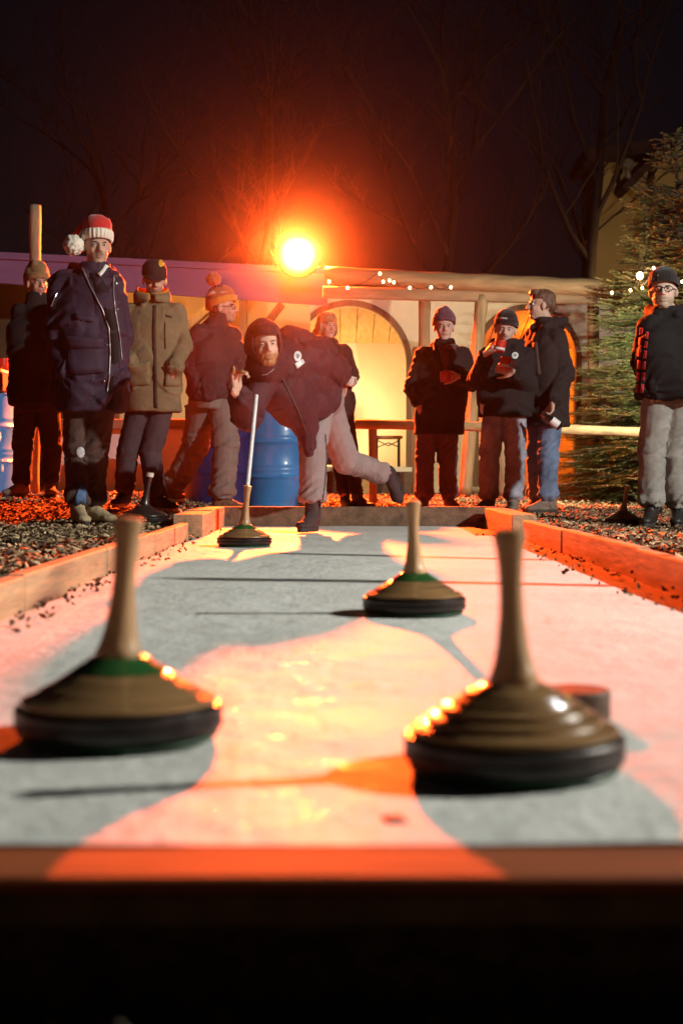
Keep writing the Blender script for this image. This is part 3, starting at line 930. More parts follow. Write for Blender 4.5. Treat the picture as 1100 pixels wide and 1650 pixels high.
g = G(); g.box(((xA + xB) / 2 - .1, HY + .6, ze + .15), (xB - xA + .3, 2.0, .22), Matrix.Rotation(-.12, 3, 'Y')); g.obj('roof', M_roof, hs)
gp = [at(1011, 268, HY - .7), at(1011, 283, HY - .7), at(1018, 295, HY - .7), at(1036, 308, HY - .7), at(1041, 320, HY - .7), at(1041, 470, HY - .7)]
G().tube(gp, .055, 10).obj('downpipe', mat('zinc', (.30, .26, .2), .5, metal=.4), hs, True)
G().tube([at(1008, 272, HY - .7), at(1012, 258, HY - .7)], .11, 10).obj('rain_hopper', MATS['zinc'], hs)
g = G(); wy = HY - .63; c0 = at(1090, 380, wy); g.box(tuple(c0), (.8, .1, 1.2)); wf = g.obj('window', M_arch, hs)
g = G(); g.box((c0.x, wy - .052, c0.z), (.66, .02, 1.06)); g.obj('pane', mat('dark_glass', (.02, .02, .025), .08, spec=.8, bump=0), wf)
pw = at(1047, 447, 23.0)
sl = empty('street_lamp', (pw.x, 23.0, 0), 'street lamp standing behind the fir in front of the ochre house', 'street lamp')
G().tube([(pw.x, 23.0, 0), (pw.x, 23.0, pw.z - .05)], .035, 8).obj('pole', M_dark, sl)
autosmooth(G().lathe((pw.x, 23.0, pw.z), [(.05, -.05), (.10, 0), (.11, .10), (.05, .16)], 16).obj('lamp_globe', mat('street_globe', (.8, .8, .8), .5, emit=(1, .6, .2), estr=2), sl), 60)
ld = bpy.data.lights.new('street_glow', 'POINT'); ld.energy = 65; ld.color = (1, .6, .2); ld.shadow_soft_size = .1
lo = bpy.data.objects.new('street_glow', ld); C.objects.link(lo); lo.location = (pw.x, 23.2, pw.z + .06); lo.parent = sl
lo.matrix_parent_inverse = Matrix.Translation(sl.location).inverted()

# ------------------------------------------------------------------ lamps
# orange floodlight above the fascia
LP = Vector(at(481, 411, 15.3))
fl = empty('floodlight', tuple(LP), 'blazing orange floodlight mounted above the lilac fascia', 'floodlight')
M_housing = mat('lamp_housing', (.03, .03, .03), .5, metal=.5)
autosmooth(G().lathe(LP, [(.06, -.16), (.19, -.10), (.235, -.02), (.245, .0), (.236, .012)], 40, np.array([[1, 0, 0], [0, 0, 1], [0, -1, 0]]).T).obj('housing', M_housing, fl))
lens_m = mat('floodlight_lens', (.02, .02, .02), .6, spec=0., emit=(1, .55, .22), estr=75, bump=0)
lp_ = [(.235, .016), (.21, .024), (.185, .031), (.16, .036), (.135, .040), (.11, .044), (.085, .047), (.06, .049), (.03, .050)]
lcol = []
for (r_, z_) in lp_:
    e_ = math.exp(-(r_ / .112) ** 2) + .002
    lcol += [(min(1, e_ * 1.0), e_ * (.22 + .36 * e_), e_ * (.02 + .25 * e_))] * 40
gl = G().lathe(LP, lp_, 40, np.array([[1, 0, 0], [0, 0, 1], [0, -1, 0]]).T).obj('lens', lens_m, fl, True, np.array(lcol))
_n = lens_m.node_tree.nodes.new('ShaderNodeAttribute'); _n.attribute_name = 'Col'
lens_m.node_tree.links.new(_n.outputs['Color'], lens_m.node_tree.nodes['Principled BSDF'].inputs['Emission Color'])
G().tube([LP + Vector((0, .12, 0)), LP + Vector((0, .30, -.02)), LP + Vector((0, .46, -.16)), LP + Vector((0, .46, -.24))], .02, 8).obj('bracket', M_housing, fl)
ld = bpy.data.lights.new('orange_beam', 'SPOT'); ld.energy = ORANGE_W; ld.color = (1.0, .085, .010)
ld.spot_size = R(150); ld.spot_blend = .6; ld.shadow_soft_size = .07
lo = bpy.data.objects.new('orange_beam', ld); C.objects.link(lo); lo.location = LP + Vector((0, -.16, 0))
aim_light(lo, (0.1, 5, -.3)); lo.parent = fl; lo.matrix_parent_inverse = Matrix.Translation(fl.location).inverted()

# white floodlight on a stand beside the lane (its shadows fall across the ice)
WL = Vector((7.0, 3.2, 3.9))
wf_ = empty('work_light', (WL.x, WL.y, 0), 'white work light on a tall stand off to the right of the lane', 'floodlight')
d_ = (Vector((.3, 10.5, 1.0)) - WL).normalized()
rot = d_.to_track_quat('-Z', 'Y').to_matrix()
g = G(); g.box(tuple(WL), (.5, .36, .10), rot, .02); g.obj('housing', M_housing, wf_)
g = G(); g.box(tuple(WL + d_ * .056), (.44, .30, .01), rot); g.obj('lens', mat('white_lens', (.9, .9, .9), .3, emit=(1, .95, .85), estr=30, bump=0), wf_)
G().tube([WL - d_ * .06, (WL.x + .1, WL.y - .1, 3.6), (WL.x + .1, WL.y - .1, .0)], .03, 10).obj('stand', M_housing, wf_)
ld = bpy.data.lights.new('white_beam', 'AREA'); ld.shape = 'RECTANGLE'; ld.size = .22; ld.size_y = .14; ld.energy = WHITE_W; ld.color = (1.0, .96, .87)
lo = bpy.data.objects.new('white_beam', ld); C.objects.link(lo); lo.location = WL + d_ * .075; aim_light(lo, (.2, 6.0, .3))
lo.parent = wf_; lo.matrix_parent_inverse = Matrix.Translation(wf_.location).inverted()

# stake and an added shadow-casting board beside the lane, out of view
o = G().tube([(2.6, 4.22, 0.0), (2.6, 4.22, 1.62)], .035, 8).obj('garden_stake', M_post); tag(o, 'plain round stake in the mulch right of the lane', 'stake')
G_ = G(); o = empty('shadow_board', (2.85, 5.05, 0), 'added shadow-casting board on a post right of the lane, out of view', 'board')
G().tube([(2.85, 5.05, 0.0), (2.85, 5.05, 1.70)], .03, 8).obj('post', M_post, o)
g = G(); g.box((2.85, 5.01, .72), (.03, .34, 1.0)); g.obj('board', M_sleeper, o)

# string lights along the pergola beam
M_bulb = mat('warm_bulb', (.9, .8, .6), .3, emit=(1, .62, .25), estr=22, bump=0)
M_bulb2 = mat('bright_bulb', (.9, .8, .6), .3, emit=(1, .66, .30), estr=60, bump=0)
def lights(label, pts, Y, root_loc, big=(), r=.013):
    root = empty('string_lights', root_loc, label, 'string lights', 'warm white string lights')
    P = [at(px, py, Y) for px, py in pts]
    W = []
    for i in range(len(P) - 1):
        for k in range(6):
            t = k / 6; q = P[i].lerp(P[i + 1], t); q.z += .02 - .05 * math.sin(math.pi * t); W.append(q)
    W.append(P[-1])
    G().tube(W, .004, 5).obj('cord', M_black, root)
    for i, q in enumerate(P):
        rr = r * 2.4 if i in big else r
        g = G(); g.ell((q.x, q.y, q.z - rr * .9), (rr, rr, rr * 1.2), None, 12, 8); g.obj('bulb', M_bulb2 if i in big else M_bulb, root, True)
    return root
lights('short string of warm bulbs tied to the pergola log', [(530, 452), (560, 462), (612, 439), (617, 452), (627, 450), (634, 453), (660, 462), (694, 461), (726, 461)], 14.5, tuple(at(600, 450, 14.5)))

# ------------------------------------------------------------------ people
M_skin = mat('skin', (1, 1, 1), .55, var=.06, scale=30, bump=.1, attr=True, spec=.35)
M_eye = mat('eye', (1, 1, 1), .15, var=0, bump=0, attr=True)
def clothm(name, col, rough=.85, var=.22, scale=5, bump=.5, bscale=120, sheen=.02, spec=.25):
    return mat('cloth_' + name, col, rough, var=var, scale=scale, bump=bump, bscale=bscale, sheen=sheen, spec=spec)
def knitm(name, col): return mat('knit_' + name, col, .95, var=.2, scale=10, bump=.9, bscale=160, sheen=.3, spec=.2)

def axes(yaw, pitch=0, roll=0):
    """columns: side (image right when facing us), forward, up"""
    f = np.array([math.sin(R(yaw)), -math.cos(R(yaw)), 0]); s = np.array([math.cos(R(yaw)), math.sin(R(yaw)), 0]); u = np.array([0, 0, 1.])
    f2 = f * math.cos(R(pitch)) - u * math.sin(R(pitch)); u2 = u * math.cos(R(pitch)) + f * math.sin(R(pitch))
    s3 = s * math.cos(R(roll)) + u2 * math.sin(R(roll)); u3 = u2 * math.cos(R(roll)) - s * math.sin(R(roll))
    return np.stack([s3, f2, u3], 1)

def head_shape(g, c, A, neck, k=1.0):
    c = np.array(c, float)
    P = lambda x, y, z: c + A @ (np.array([x, y, z]) * k)
    g.ell(P(0, -.016, .030), (.077 * k, .097 * k, .088 * k), A, 24, 16)
    g.ell(P(0, .022, -.030), (.064 * k, .070 * k, .082 * k), A, 20, 14)
    g.ell(P(0, .052, -.088), (.037 * k, .032 * k, .026 * k), A)
    g.ell(P(0, .020, -.080), (.052 * k, .055 * k, .030 * k), A)
    g.ell(P(0, .078, .026), (.050 * k, .014 * k, .011 * k), A)
    for s in (-1, 1):
        g.ell(P(.034 * s, .062, -.028), (.023 * k, .022 * k, .022 * k), A)
        g.ell(P(.079 * s, -.004, -.006), (.010 * k, .020 * k, .033 * k), A)
        g.ell(P(.011 * s, .098, -.030), (.009 * k, .010 * k, .008 * k), A, 10, 8)
    g.cone(P(0, .088, .012), P(0, .107, -.024), .0085 * k, .0125 * k)
    g.ell(P(0, .086, -.0530), (.022 * k, .010 * k, .0065 * k), A, 12, 8)
    g.ell(P(0, .084, -.0640), (.019 * k, .010 * k, .0075 * k), A, 12, 8)
    g.cone(P(0, -.022, -.055), np.array(neck) * .6 + P(0, -.022, -.055) * .4, .053 * k, .052 * k)
    g.cone(np.array(neck) * .6 + P(0, -.022, -.055) * .4, neck, .052 * k, .060 * k)

def hand_shape(g, wr, d, pn, side, curl=35, spread=8, k=1.0, thumb=40, fingers=(1, 1, 1, 1)):
    """wr wrist, d direction of the palm, pn palm normal (where fingers curl to), side: +1/-1 thumb side"""
    wr = np.array(wr, float); d = N3(d); pn = N3(np.array(pn) - d * np.dot(pn, d)); w = np.cross(d, pn) * side
    L = .088 * k
    rings = []
    for t, hw, ht in ((-.1, .026, .019), (.15, .030, .019), (.5, .038, .018), (.85, .042, .016), (1.0, .040, .013)):
        rings.append((wr + d * L * t, w * hw * k, pn * ht * k))
    g.loft(rings, 16, 2.6)
    lens = [(.044, .027, .021), (.048, .030, .022), (.045, .028, .021), (.035, .021, .018)]
    for i in range(4):
        off = (1.5 - i) * .0205 * k
        p = wr + d * L * .95 + w * off
        a0 = R(spread * (1.5 - i)); c_ = curl if not hasattr(curl, '__len__') else curl[i]
        dd = d * math.cos(a0) + w * math.sin(a0); ang = R(c_ * .55)
        r = (.0098 if i < 3 else .0085) * k
        for j, Ls in enumerate(lens[i]):
            dj = dd * math.cos(ang) + pn * math.sin(ang)
            q = p + dj * Ls * k
            g.cone(p, q, r, r * .90, 10); p = q; r *= .90; ang += R(c_ * .9)
    p = wr + d * L * .22 + w * .028 * k
    t1 = N3(d * math.cos(R(thumb)) + w * math.sin(R(thumb)) + pn * .35)
    q = p + t1 * .040 * k; g.cone(p, q, .0145 * k, .0115 * k, 10)
    t2 = N3(t1 + d * .35 + pn * .25); q2 = q + t2 * .030 * k; g.cone(q, q2, .0112 * k, .0098 * k, 10)
    t3 = N3(t2 + d * .4); g.cone(q2, q2 + t3 * .024 * k, .0098 * k, .0078 * k, 10)

def paint_skin(me, c, A, k, tone, beard=None, brow=(.05, .03, .02), lips=(.32, .12, .09), hairline=None, stub=.0):
    co, no = co_no(me)
    q = (co - np.array(c)) @ A / k
    col = np.tile(np.array(tone, float), (len(co), 1))
    def G_(x, y, z, sx, sy, sz): return np.exp(-(((q[:, 0] - x) / sx) ** 2 + ((q[:, 1] - y) / sy) ** 2 + ((q[:, 2] - z) / sz) ** 2))
    def mixc(w, c2):
        w = np.clip(w, 0, 1)[:, None]; return col * (1 - w) + np.array(c2) * w
    # sockets pressed in
    push = np.zeros(len(co))
    for s in (-1, 1): push += .0085 * G_(.030 * s, .084, .008, .013, .03, .009)
    push += .004 * G_(0, .098, -.0585, .020, .02, .0022)
    co2 = co - (A[:, 1] * k)[None, :] * push[:, None]
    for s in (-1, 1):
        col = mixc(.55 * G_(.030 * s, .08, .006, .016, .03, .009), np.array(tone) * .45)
        col = mixc(1.0 * G_(.031 * s, .085, .0225, .018, .03, .0045) * 1.2, brow)
        col = mixc(.45 * G_(.040 * s, .07, -.025, .018, .03, .018), np.array(tone) * np.array([1.12, .78, .72]))
    col = mixc(.35 * G_(0, .11, -.028, .012, .02, .012), np.array(tone) * np.array([1.1, .8, .75]))
    col = mixc(1.0 * G_(0, .092, -.058, .023, .02, .008), lips)
    fr = q[:, 1] > -.02
    if stub:
        col = mixc(stub * sm((-.030 - q[:, 2]) / .02) * fr * (q[:, 2] > -.112), np.array(tone) * .45)
    if beard is not None:
        bc, full = beard
        w = sm((-.036 - q[:, 2]) / .014) * (q[:, 1] > -.005) * (q[:, 2] > -.135)
        w = w * (1 if full > .6 else (np.abs(q[:, 0]) < .026) * (q[:, 2] > -.12))
        side_full = 1.0 if full > .6 else 0.0
        w = w * (1 - .95 * np.clip(G_(0, .092, -.058, .017, .02, .005), 0, 1))
        side_ = sm((np.abs(q[:, 0]) - .052) / .01) * (q[:, 1] > .0) * (q[:, 2] < .01) * (q[:, 2] > -.10)
        mous = G_(0, .095, -.045, .024, .02, .0055)
        w = np.clip(np.maximum(np.maximum(w, side_ * full * side_full), mous * 1.2), 0, 1)
        if full < .5: w = np.clip(mous * 1.4, 0, 1)
        w = w * (.8 + .4 * vnoise(co * 160))
        col = mixc(w, bc)
        co2 = co2 + no * (np.clip(w, 0, 1) * (.007 * full + .002) * (.5 + vnoise(co * 120)))[:, None]
    put(me, co2)
    set_col(me, col)

def eyes(root, c, A, k):
    for s in (-1, 1):
        g = G(); cc = np.array(c) + A @ (np.array([.030 * s, .0725, .007]) * k)
        g.ell(cc, .0118 * k, A, 16, 12)
        v = (np.array(g.v) - cc) @ A / (.0118 * k)
        r = np.hypot(v[:, 0], v[:, 2]); col = np.where(((v[:, 1] > 0) & (r < .50))[:, None], [.05, .035, .025], [.62, .58, .54])
        g.obj('eye', M_eye, root, True, col)

def shoe(root, ankle, toe, m, sole_m, k=1.0, heelz=None, up=None, boot=.10, white=None, lace=True):
    """foot on its sole; ankle is the joint, toe the direction on the ground"""
    an = np.array(ankle, float); f = N3(toe); u = N3(up) if up is not None else np.array([0, 0, 1.])
    f = N3(f - u * np.dot(f, u)); s = np.cross(f, u)
    A = np.stack([s, f, u], 1)
    P = lambda x, y, z: an + A @ (np.array([x, y, z]) * k)
    b = G()
    b.loft([(P(0, -.02, .01 + boot), A[:, 0] * .050 * k, A[:, 1] * .058 * k), (P(0, -.01, .02), A[:, 0] * .046 * k, A[:, 1] * .058 * k), (P(0, -.01, -.035), A[:, 0] * .042 * k, A[:, 1] * .060 * k)], 20)
    b.ell(P(0, -.028, -.045), (.039 * k, .047 * k, .036 * k), A)
    b.cone(P(0, .03, -.020), P(0, .115, -.052), .042 * k, .034 * k)
    b.ell(P(0.002, .135, -.058), (.047 * k, .062 * k, .029 * k), A)
    b.ell(P(0, .06, -.062), (.042 * k, .09 * k, .024 * k), A)
    me = remesh(b, .008, 4)
    co, no = co_no(me); co += no * ((vnoise(co * 45) - .5) * .005)[:, None]; put(me, co)
    o = link('shoe', me, m, root)
    sg = G(); out = []
    for k_ in range(28):
        t = 2 * math.pi * k_ / 28
        y = .055 + .138 * math.cos(t); w = .040 + .010 * math.cos(t) ; x = w * math.sin(t) * (1 if abs(math.cos(t)) < .9 else .95)
        out.append((x, y))
    zt, zb = -.070, -.096
    v = [P(x * .98, y, zt) for x, y in out] + [P(x * 1.03, y * 1.0 + .0, (zt + zb) / 2) for x, y in out] + [P(x, y, zb) for x, y in out]
    n_ = 28
    f_ = [tuple(range(n_)), tuple(range(3 * n_ - 1, 2 * n_ - 1, -1))] + [(r_ * n_ + i, r_ * n_ + (i + 1) % n_, (r_ + 1) * n_ + (i + 1) % n_, (r_ + 1) * n_ + i) for r_ in range(2) for i in range(n_)]
    sg.add(v, f_); so = autosmooth(sg.obj('sole', sole_m), 50); par(so, o)
    if lace:
        lg = G()
        for i in range(5):
            y = .025 + i * .018; z = .028 - i * .0185
            lg.tube([P(-.026, y - .004, z - .008), P(0, y + .008, z + .006), P(.026, y - .004, z - .008)], .0034 * k, 6)
        par(lg.obj('lace', mat('lace', (.25, .22, .18), .9, var=.1), None, True), o)
    return o

def shell(name, c, A, prof, m, parent, tilt=0., ribs=0, ribamp=0., n=64, lump=.0, off=(0, 0, 0), squash=(.082, .103), seed=1):
    """knitted shell round the head: prof = list of (height, scale)"""
    c = np.array(c, float) + A @ np.array(off); v = []; f = []
    for (z, s_) in prof:
        for k in range(n):
            t = 2 * math.pi * k / n
            rr = s_ * (1 + ribamp * math.sin(ribs * t))
            v.append(c + A @ np.array([squash[0] * rr * math.cos(t), squash[1] * rr * math.sin(t) - .014, z + tilt * math.sin(t) * max(0, 1 - (z - prof[0][0]) / .16)]))
    m_ = len(prof)
    for i in range(m_ - 1):
        for k in range(n):
            a = i * n + k; b_ = i * n + (k + 1) % n; f.append((a, b_, b_ + n, a + n))
    f.append(tuple(range((m_ - 1) * n, m_ * n)))
    v = np.array(v)
    if lump:
        ctr = v.mean(0); d = v - ctr; v = v + d / np.linalg.norm(d, axis=1)[:, None] * ((vnoise(v * 22 + seed) - .5) * lump)[:, None]
    return autosmooth(mesh_obj(name, v, f, m, parent, True), 60)

def beanie(c, A, m, parent, k=1, top=.135, cuff=True, cuffm=None, low=.030, lump=.014, slouch=0, ribs=30, seed=1, tilt=.022, cs=1.13):
    H = top
    prof = [(low, 1.06)] + [(low + (H - low) * t, 1.06 * math.sqrt(max(0, 1 - (max(0, t - .25) / .76) ** 2.3))) for t in np.linspace(.06, 1, 14)]
    prof = [(z * k, max(s * k, .02)) for z, s in prof]
    h = shell('beanie', c, A, prof, m, parent, tilt * k, ribs, .012, 90, lump, (0, -slouch, 0), seed=seed)
    if cuff:
        z0 = low - .006
        pc = [(z0, 1.05), (z0 - .003, 1.10), (z0 + .008, cs), (z0 + .035, cs + .01), (z0 + .048, cs - .01), (z0 + .050, 1.08), (z0 + .044, 1.02)]
        cf = shell('cuff', c, A, [(z * k, s * k) for z, s in pc], cuffm or m, None, tilt * k, ribs, .018, 90, .004, seed=seed)
        # open ring, no lid
        bm = bmesh.new(); bm.from_mesh(cf.data)
        bm.faces.ensure_lookup_table(); big = [f for f in bm.faces if len(f.verts) > 10]; bmesh.ops.delete(bm, geom=big, context='FACES_ONLY'); bm.to_mesh(cf.data); bm.free()
        par(cf, h)
    return h

def pompom(c, r, m, parent, seed=3):
    g = G(); g.ell(c, (r, r, r * .95), None, 40, 28)
    v = np.array(g.v); d = v - np.array(c); L = np.linalg.norm(d, axis=1)[:, None]
    v = v + d / L * ((vnoise(v * 130 + seed) - .4) * r * .42)[:, None]
    g.v = [tuple(p) for p in v]
    return g.obj('pompom', m, parent, True)

def hair(c, A, k, m, parent, blobs, amp=.008, f=70, name='hair', strands=(1, 1, .25), voxel=.006):
    g = G(); c = np.array(c, float)
    for (x, y, z, rx, ry, rz) in blobs: g.ell(c + A @ (np.array([x, y, z]) * k), (rx * k, ry * k, rz * k), A)
    me = remesh(g, voxel, 2); co, no = co_no(me); q = (co - c) @ A
    co += no * ((vnoise(q * f * np.array(strands)) - .5) * amp * 2)[:, None]; put(me, co)
    return link(name, me, m, parent)

def hood_up(c, A, m, parent, r=(.118, .135, .145), open_=52, off=(0, -.035, .01), rim=.016):
    c = np.array(c, float) + A @ np.array(off); v = []; f = []
    n = 48; rows = []
    for th in np.linspace(open_, 176, 18): rows.append((th, 1.0))
    rows = [(open_ + 6, .88), (open_ - 1, .90), (open_ - 3, .97), (open_ + 1, 1.03)] + rows[1:]
    for (th, s) in rows:
        for k in range(n):
            ph = 2 * math.pi * k / n
            d = np.array([math.sin(R(th)) * math.cos(ph) * r[0], math.cos(R(th)) * r[1], math.sin(R(th)) * math.sin(ph) * r[2]]) * s
            v.append(c + A @ d)
    for i in range(len(rows) - 1):
        for k in range(n):
            a = i * n + k; b_ = i * n + (k + 1) % n; f.append((a, b_, b_ + n, a + n))
    f.append(tuple(range((len(rows) - 1) * n, len(rows) * n)))
    v = np.array(v); v += ((vnoise(v * 16) - .5) * .018)[:, None] * (v - c) / np.linalg.norm(v - c, axis=1)[:, None]
    o = mesh_obj('hood', v, f, m, parent, True)
    return autosmooth(o, 75)

def glasses(c, A, k, parent):
    g = G(); c = np.array(c, float); P = lambda x, y, z: c + A @ (np.array([x, y, z]) * k)
    for s in (-1, 1):
        pts = [P(s * .033 + .025 * math.cos(t), .098 - .012 * abs(math.cos(t)) * (1 if math.cos(t) * s > 0 else 0), .004 + .018 * math.sin(t)) for t in np.linspace(0, 2 * math.pi, 17)]
        g.tube(pts, .0026 * k, 6, False)
        g.tube([P(s * .058, .088, .008), P(s * .079, .02, .008), P(s * .082, -.01, .002)], .0024 * k, 6)
    g.tube([P(-.009, .099, .008), P(0, .102, .011), P(.009, .099, .008)], .0026 * k, 6)
    return g.obj('glasses', mat('glasses_frame', (.02, .015, .012), .3, bump=0), parent, True)

def torso(g, levels, e=2.5):
    g.loft([(c, a, b) for c, a, b in levels], 36, e)

def person(label, d, J, yaw=0, hyaw=0, hpitch=5, hroll=0, k=1.0, tone=(.52, .32, .23), jacket=None, trousers=None, shoes=None,
           hem=None, W=(.23, .21, .235, .24, .20), D=(.15, .145, .155, .14, .11), sleeve=(.078, .066, .052), leg=(.098, .076, .064, .066),
           hands=None, beard=None, stub=0, collar=.09, hood=None, toes=None, brow=(.05, .03, .02), folds=1.0, group='people watching the game',
           boot=.05, shoe_k=1.0, seed=1, lift=0.0, split=None, sleeve_m=None, jam=None):
    """J: joints as photo pixels (+ optional metres nearer/farther)"""
    Pj = {}
    for n_, v in J.items():
        Pj[n_] = np.array(at(v[0], v[1], d + (v[2] if len(v) > 2 else 0)))
    A = axes(yaw); AH = axes(hyaw, hpitch, hroll)
    base = (Pj['anL'] + Pj['anR']) / 2
    bx, by = base[0], base[1]
    root = empty('person', (bx, by, float(zg(bx, by))), label, 'person', group)
    hc = Pj['head']; neck = Pj['neck'] = Pj['neck'] - np.array([0, 0, .008]) + A[:, 1] * -.015
    # feet on the ground
    for s in 'LR':
        a = Pj['an' + s]; gz = float(zg(a[0], a[1])) + .012
        Pj['an' + s] = np.array([a[0], a[1], gz + .096 * shoe_k])
    hip = (Pj['hipL'] + Pj['hipR']) / 2
    # ---- body
    g = G(); head_shape(g, hc, AH, neck, k)
    g.cone(neck, neck * .75 + hip * .25, .055, .085); g.cone(neck * .75 + hip * .25, hip, .085, .10)
    for s in 'LR':
        g.cone(neck - np.array([0, 0, .07]), Pj['sh' + s], .05, .045); g.cone(Pj['sh' + s], Pj['el' + s], .043, .036); g.cone(Pj['el' + s], Pj['wr' + s], .036, .026)
        g.cone(hip, Pj['hip' + s], .08, .07); g.cone(Pj['hip' + s], Pj['kn' + s], .065, .045); g.cone(Pj['kn' + s], Pj['an' + s], .045, .034)
    for s in 'LR':
        h = (hands or {}).get(s)
        wr = Pj['wr' + s]
        if h is None:
            hand_shape(g, wr, N3(hip - np.array([0, 0, .02]) - wr) + N3(wr - Pj['el' + s]) * .5, -A[:, 1], 1 if s == 'R' else -1, 30, 3)
        elif h != 'none':
            hand_shape(g, wr, h['d'], h['n'], h['side'], h.get('curl', 40), h.get('spread', 6), h.get('k', 1), h.get('thumb', 40))
    me = remesh(g, .0055, 2)
    paint_skin(me, hc, AH, k, tone, beard, brow, stub=stub)
    link('body', me, M_skin, root)
    eyes(root, hc, AH, k)
    # ---- trousers
    tb = []
    g = G()
    g.loft([(hip + np.array([0, 0, .10]), A[:, 0] * .17, A[:, 1] * .125), (hip + np.array([0, 0, .0]), A[:, 0] * .185, A[:, 1] * .135), (hip - np.array([0, 0, .09]), A[:, 0] * .165, A[:, 1] * .125)], 24)
    for s in 'LR':
        kn, an = Pj['kn' + s], Pj['an' + s]
        hp = Pj['hip' + s]
        g.cone(hp, kn, leg[0], leg[1]); g.cone(kn, kn * .5 + an * .5, leg[1], (leg[1] + leg[2]) / 2 + .003)
        bot = an + np.array([0, 0, .055 if boot < .08 else .085]); bot = an + (kn - an) * (.10 if boot < .08 else .17)
        g.cone(kn * .5 + an * .5, bot + (kn - an) * .08, (leg[1] + leg[2]) / 2 + .003, leg[2])
        g.loft([(bot + (kn - an) * .14, A[:, 0] * leg[2], A[:, 1] * leg[2] * 1.05), (bot, A[:, 0] * leg[3], A[:, 1] * leg[3] * 1.12)], 20)
        tb += [(hp, kn, 1.0), (kn, bot, 1.5)]
    me = remesh(g, .010, 3)
    cloth(me, tb, .011 * folds, .006, seed)
    to = link('trousers', me, trousers, root)
    # ---- jacket
    g = G(); T3 = (Pj['shL'] + Pj['shR']) / 2
    hz = at(J['head'][0], hem, d).z
    ctr = hip.copy(); ctr[2] = hz
    up = neck - hip
    lv = []
    def C_(t):  # along from hem to shoulders
        return ctr * (1 - t) + T3 * t
    shw = np.linalg.norm(Pj['shR'] - Pj['shL']) / 2
    sdir = N3(Pj['shR'] - Pj['shL'])
    ts = (0.0, .30, .62, .86)
    for i, t in enumerate(ts):
        ss = N3(A[:, 0] * (1 - t) + sdir * t)
        lv.append((C_(t) + A[:, 1] * (.01 if i else .0), ss * W[i], A[:, 1] * D[i]))
    lv.append((T3 + np.array([0, 0, .015]), sdir * (shw + .01), A[:, 1] * D[4]))
    lv.append((T3 + np.array([0, 0, .055]), sdir * .12, A[:, 1] * .085))
    torso(g, lv)
    jb = [(C_(0), C_(.62), .55), (C_(.62), T3, .4)]
    for s in 'LR':
        sh, el, wr = Pj['sh' + s], Pj['el' + s], Pj['wr' + s]
        g.cone(T3 + (sh - T3) * .35 + np.array([0, 0, .0]), sh, sleeve[0] * .9, sleeve[0])
        g.cone(sh, el, sleeve[0], sleeve[1])
        we = wr + (el - wr) * .06
        g.cone(el, we + (el - wr) * .12, sleeve[1], sleeve[2])
        ax = N3(wr - el); aa = N3(np.cross(ax, [0, .3, 1])); bb = np.cross(ax, aa)
        g.loft([(we + (el - wr) * .2, aa * sleeve[2], bb * sleeve[2]), (we, aa * (sleeve[2] + .001), bb * (sleeve[2] + .001))], 18)
        jb += [(sh, el, 1.2), (el, wr, 1.3)]
    # collar
    nd = N3(hc - neck) 
    c0 = neck - nd * .05; 
    g.loft([(c0, A[:, 0] * .105, A[:, 1] * .100), (c0 + nd * .05, A[:, 0] * .088, A[:, 1] * .090), (c0 + nd * (.05 + collar * .75), A[:, 0] * .078, A[:, 1] * .082)], 24, 2.1)
    if hood == 'down':
        b0 = neck - A[:, 1] * .085
        g.ell(b0 - np.array([0, 0, .01]), (.135, .07, .065), A)
        for s in (-1, 1): g.cone(b0 + A[:, 0] * .10 * s + np.array([0, 0, .01]), neck + A[:, 1] * .08 + A[:, 0] * .06 * s - np.array([0, 0, .04]), .040, .028)
    if jam: jam(g, Pj, A)
    me = remesh(g, .010, 3)
    # hollow the collar so the neck stands free inside it
    cloth(me, jb, .012 * folds, .014, seed + 5, 16)
    jo = link('jacket', me, jacket, root)
    # ---- shoes
    for i, s in enumerate('LR'):
        ty = toes[i] if toes else yaw
        f = np.array([math.sin(R(ty)), -math.cos(R(ty)), 0])
        shoe(root, Pj['an' + s], f, shoes[0], shoes[1], shoe_k, boot=boot)
    return dict(root=root, P=Pj, A=A, AH=AH, hc=hc, neck=neck, jacket=jo, tj=bvh(jo), tt=bvh(to), trousers=to, k=k, d=d)

S_BLACK = mat('black_leather', (.02, .018, .016), .5, var=.3, scale=10)
S_BROWN = mat('brown_suede', (.17, .09, .05), .85, var=.3, scale=10)
S_BEIGE = mat('tan_leather', (.42, .33, .2), .7, var=.25, scale=10)
S_GREY = mat('grey_suede', (.20, .16, .13), .85, var=.3, scale=10)
SOLE_D = mat('dark_rubber_sole', (.03, .027, .025), .7, var=.2)
SOLE_W = mat('white_rubber_sole', (.6, .57, .5), .6, var=.15)
M_zip = mat('zip', (.35, .32, .33), .4, metal=.6, bump=0)
M_stud = mat('stud', (.8, .78, .75), .25, metal=.9, bump=0)

# 1 man in tan beanie, far left behind
c = clothm('black', (.020, .016, .016)); tr_ = clothm('dark_trousers', (.035, .028, .030))
p1 = person('man in tan beanie and dark clothes standing by the blue drum', 11.2,
    dict(head=(61, 458), neck=(61, 486), shL=(35, 506), shR=(93, 508), elL=(29, 572), elR=(98, 572), wrL=(34, 622), wrR=(90, 622),
         hipL=(44, 645), hipR=(76, 645), knL=(37, 725), knR=(85, 728), anL=(36, 795), anR=(80, 797)),
    yaw=8, hyaw=30, hpitch=0, jacket=c, trousers=tr_, shoes=(S_GREY, SOLE_D), hem=652, toes=(-35, 20), collar=.10, stub=.4, seed=3, hood=None, sleeve=(.085, .074, .058), W=(.21, .22, .24, .25, .21))
beanie(p1['hc'], p1['AH'], knitm('tan', (.33, .19, .08)), p1['root'], 1.06, .185, lump=.03, low=.022, slouch=.015)

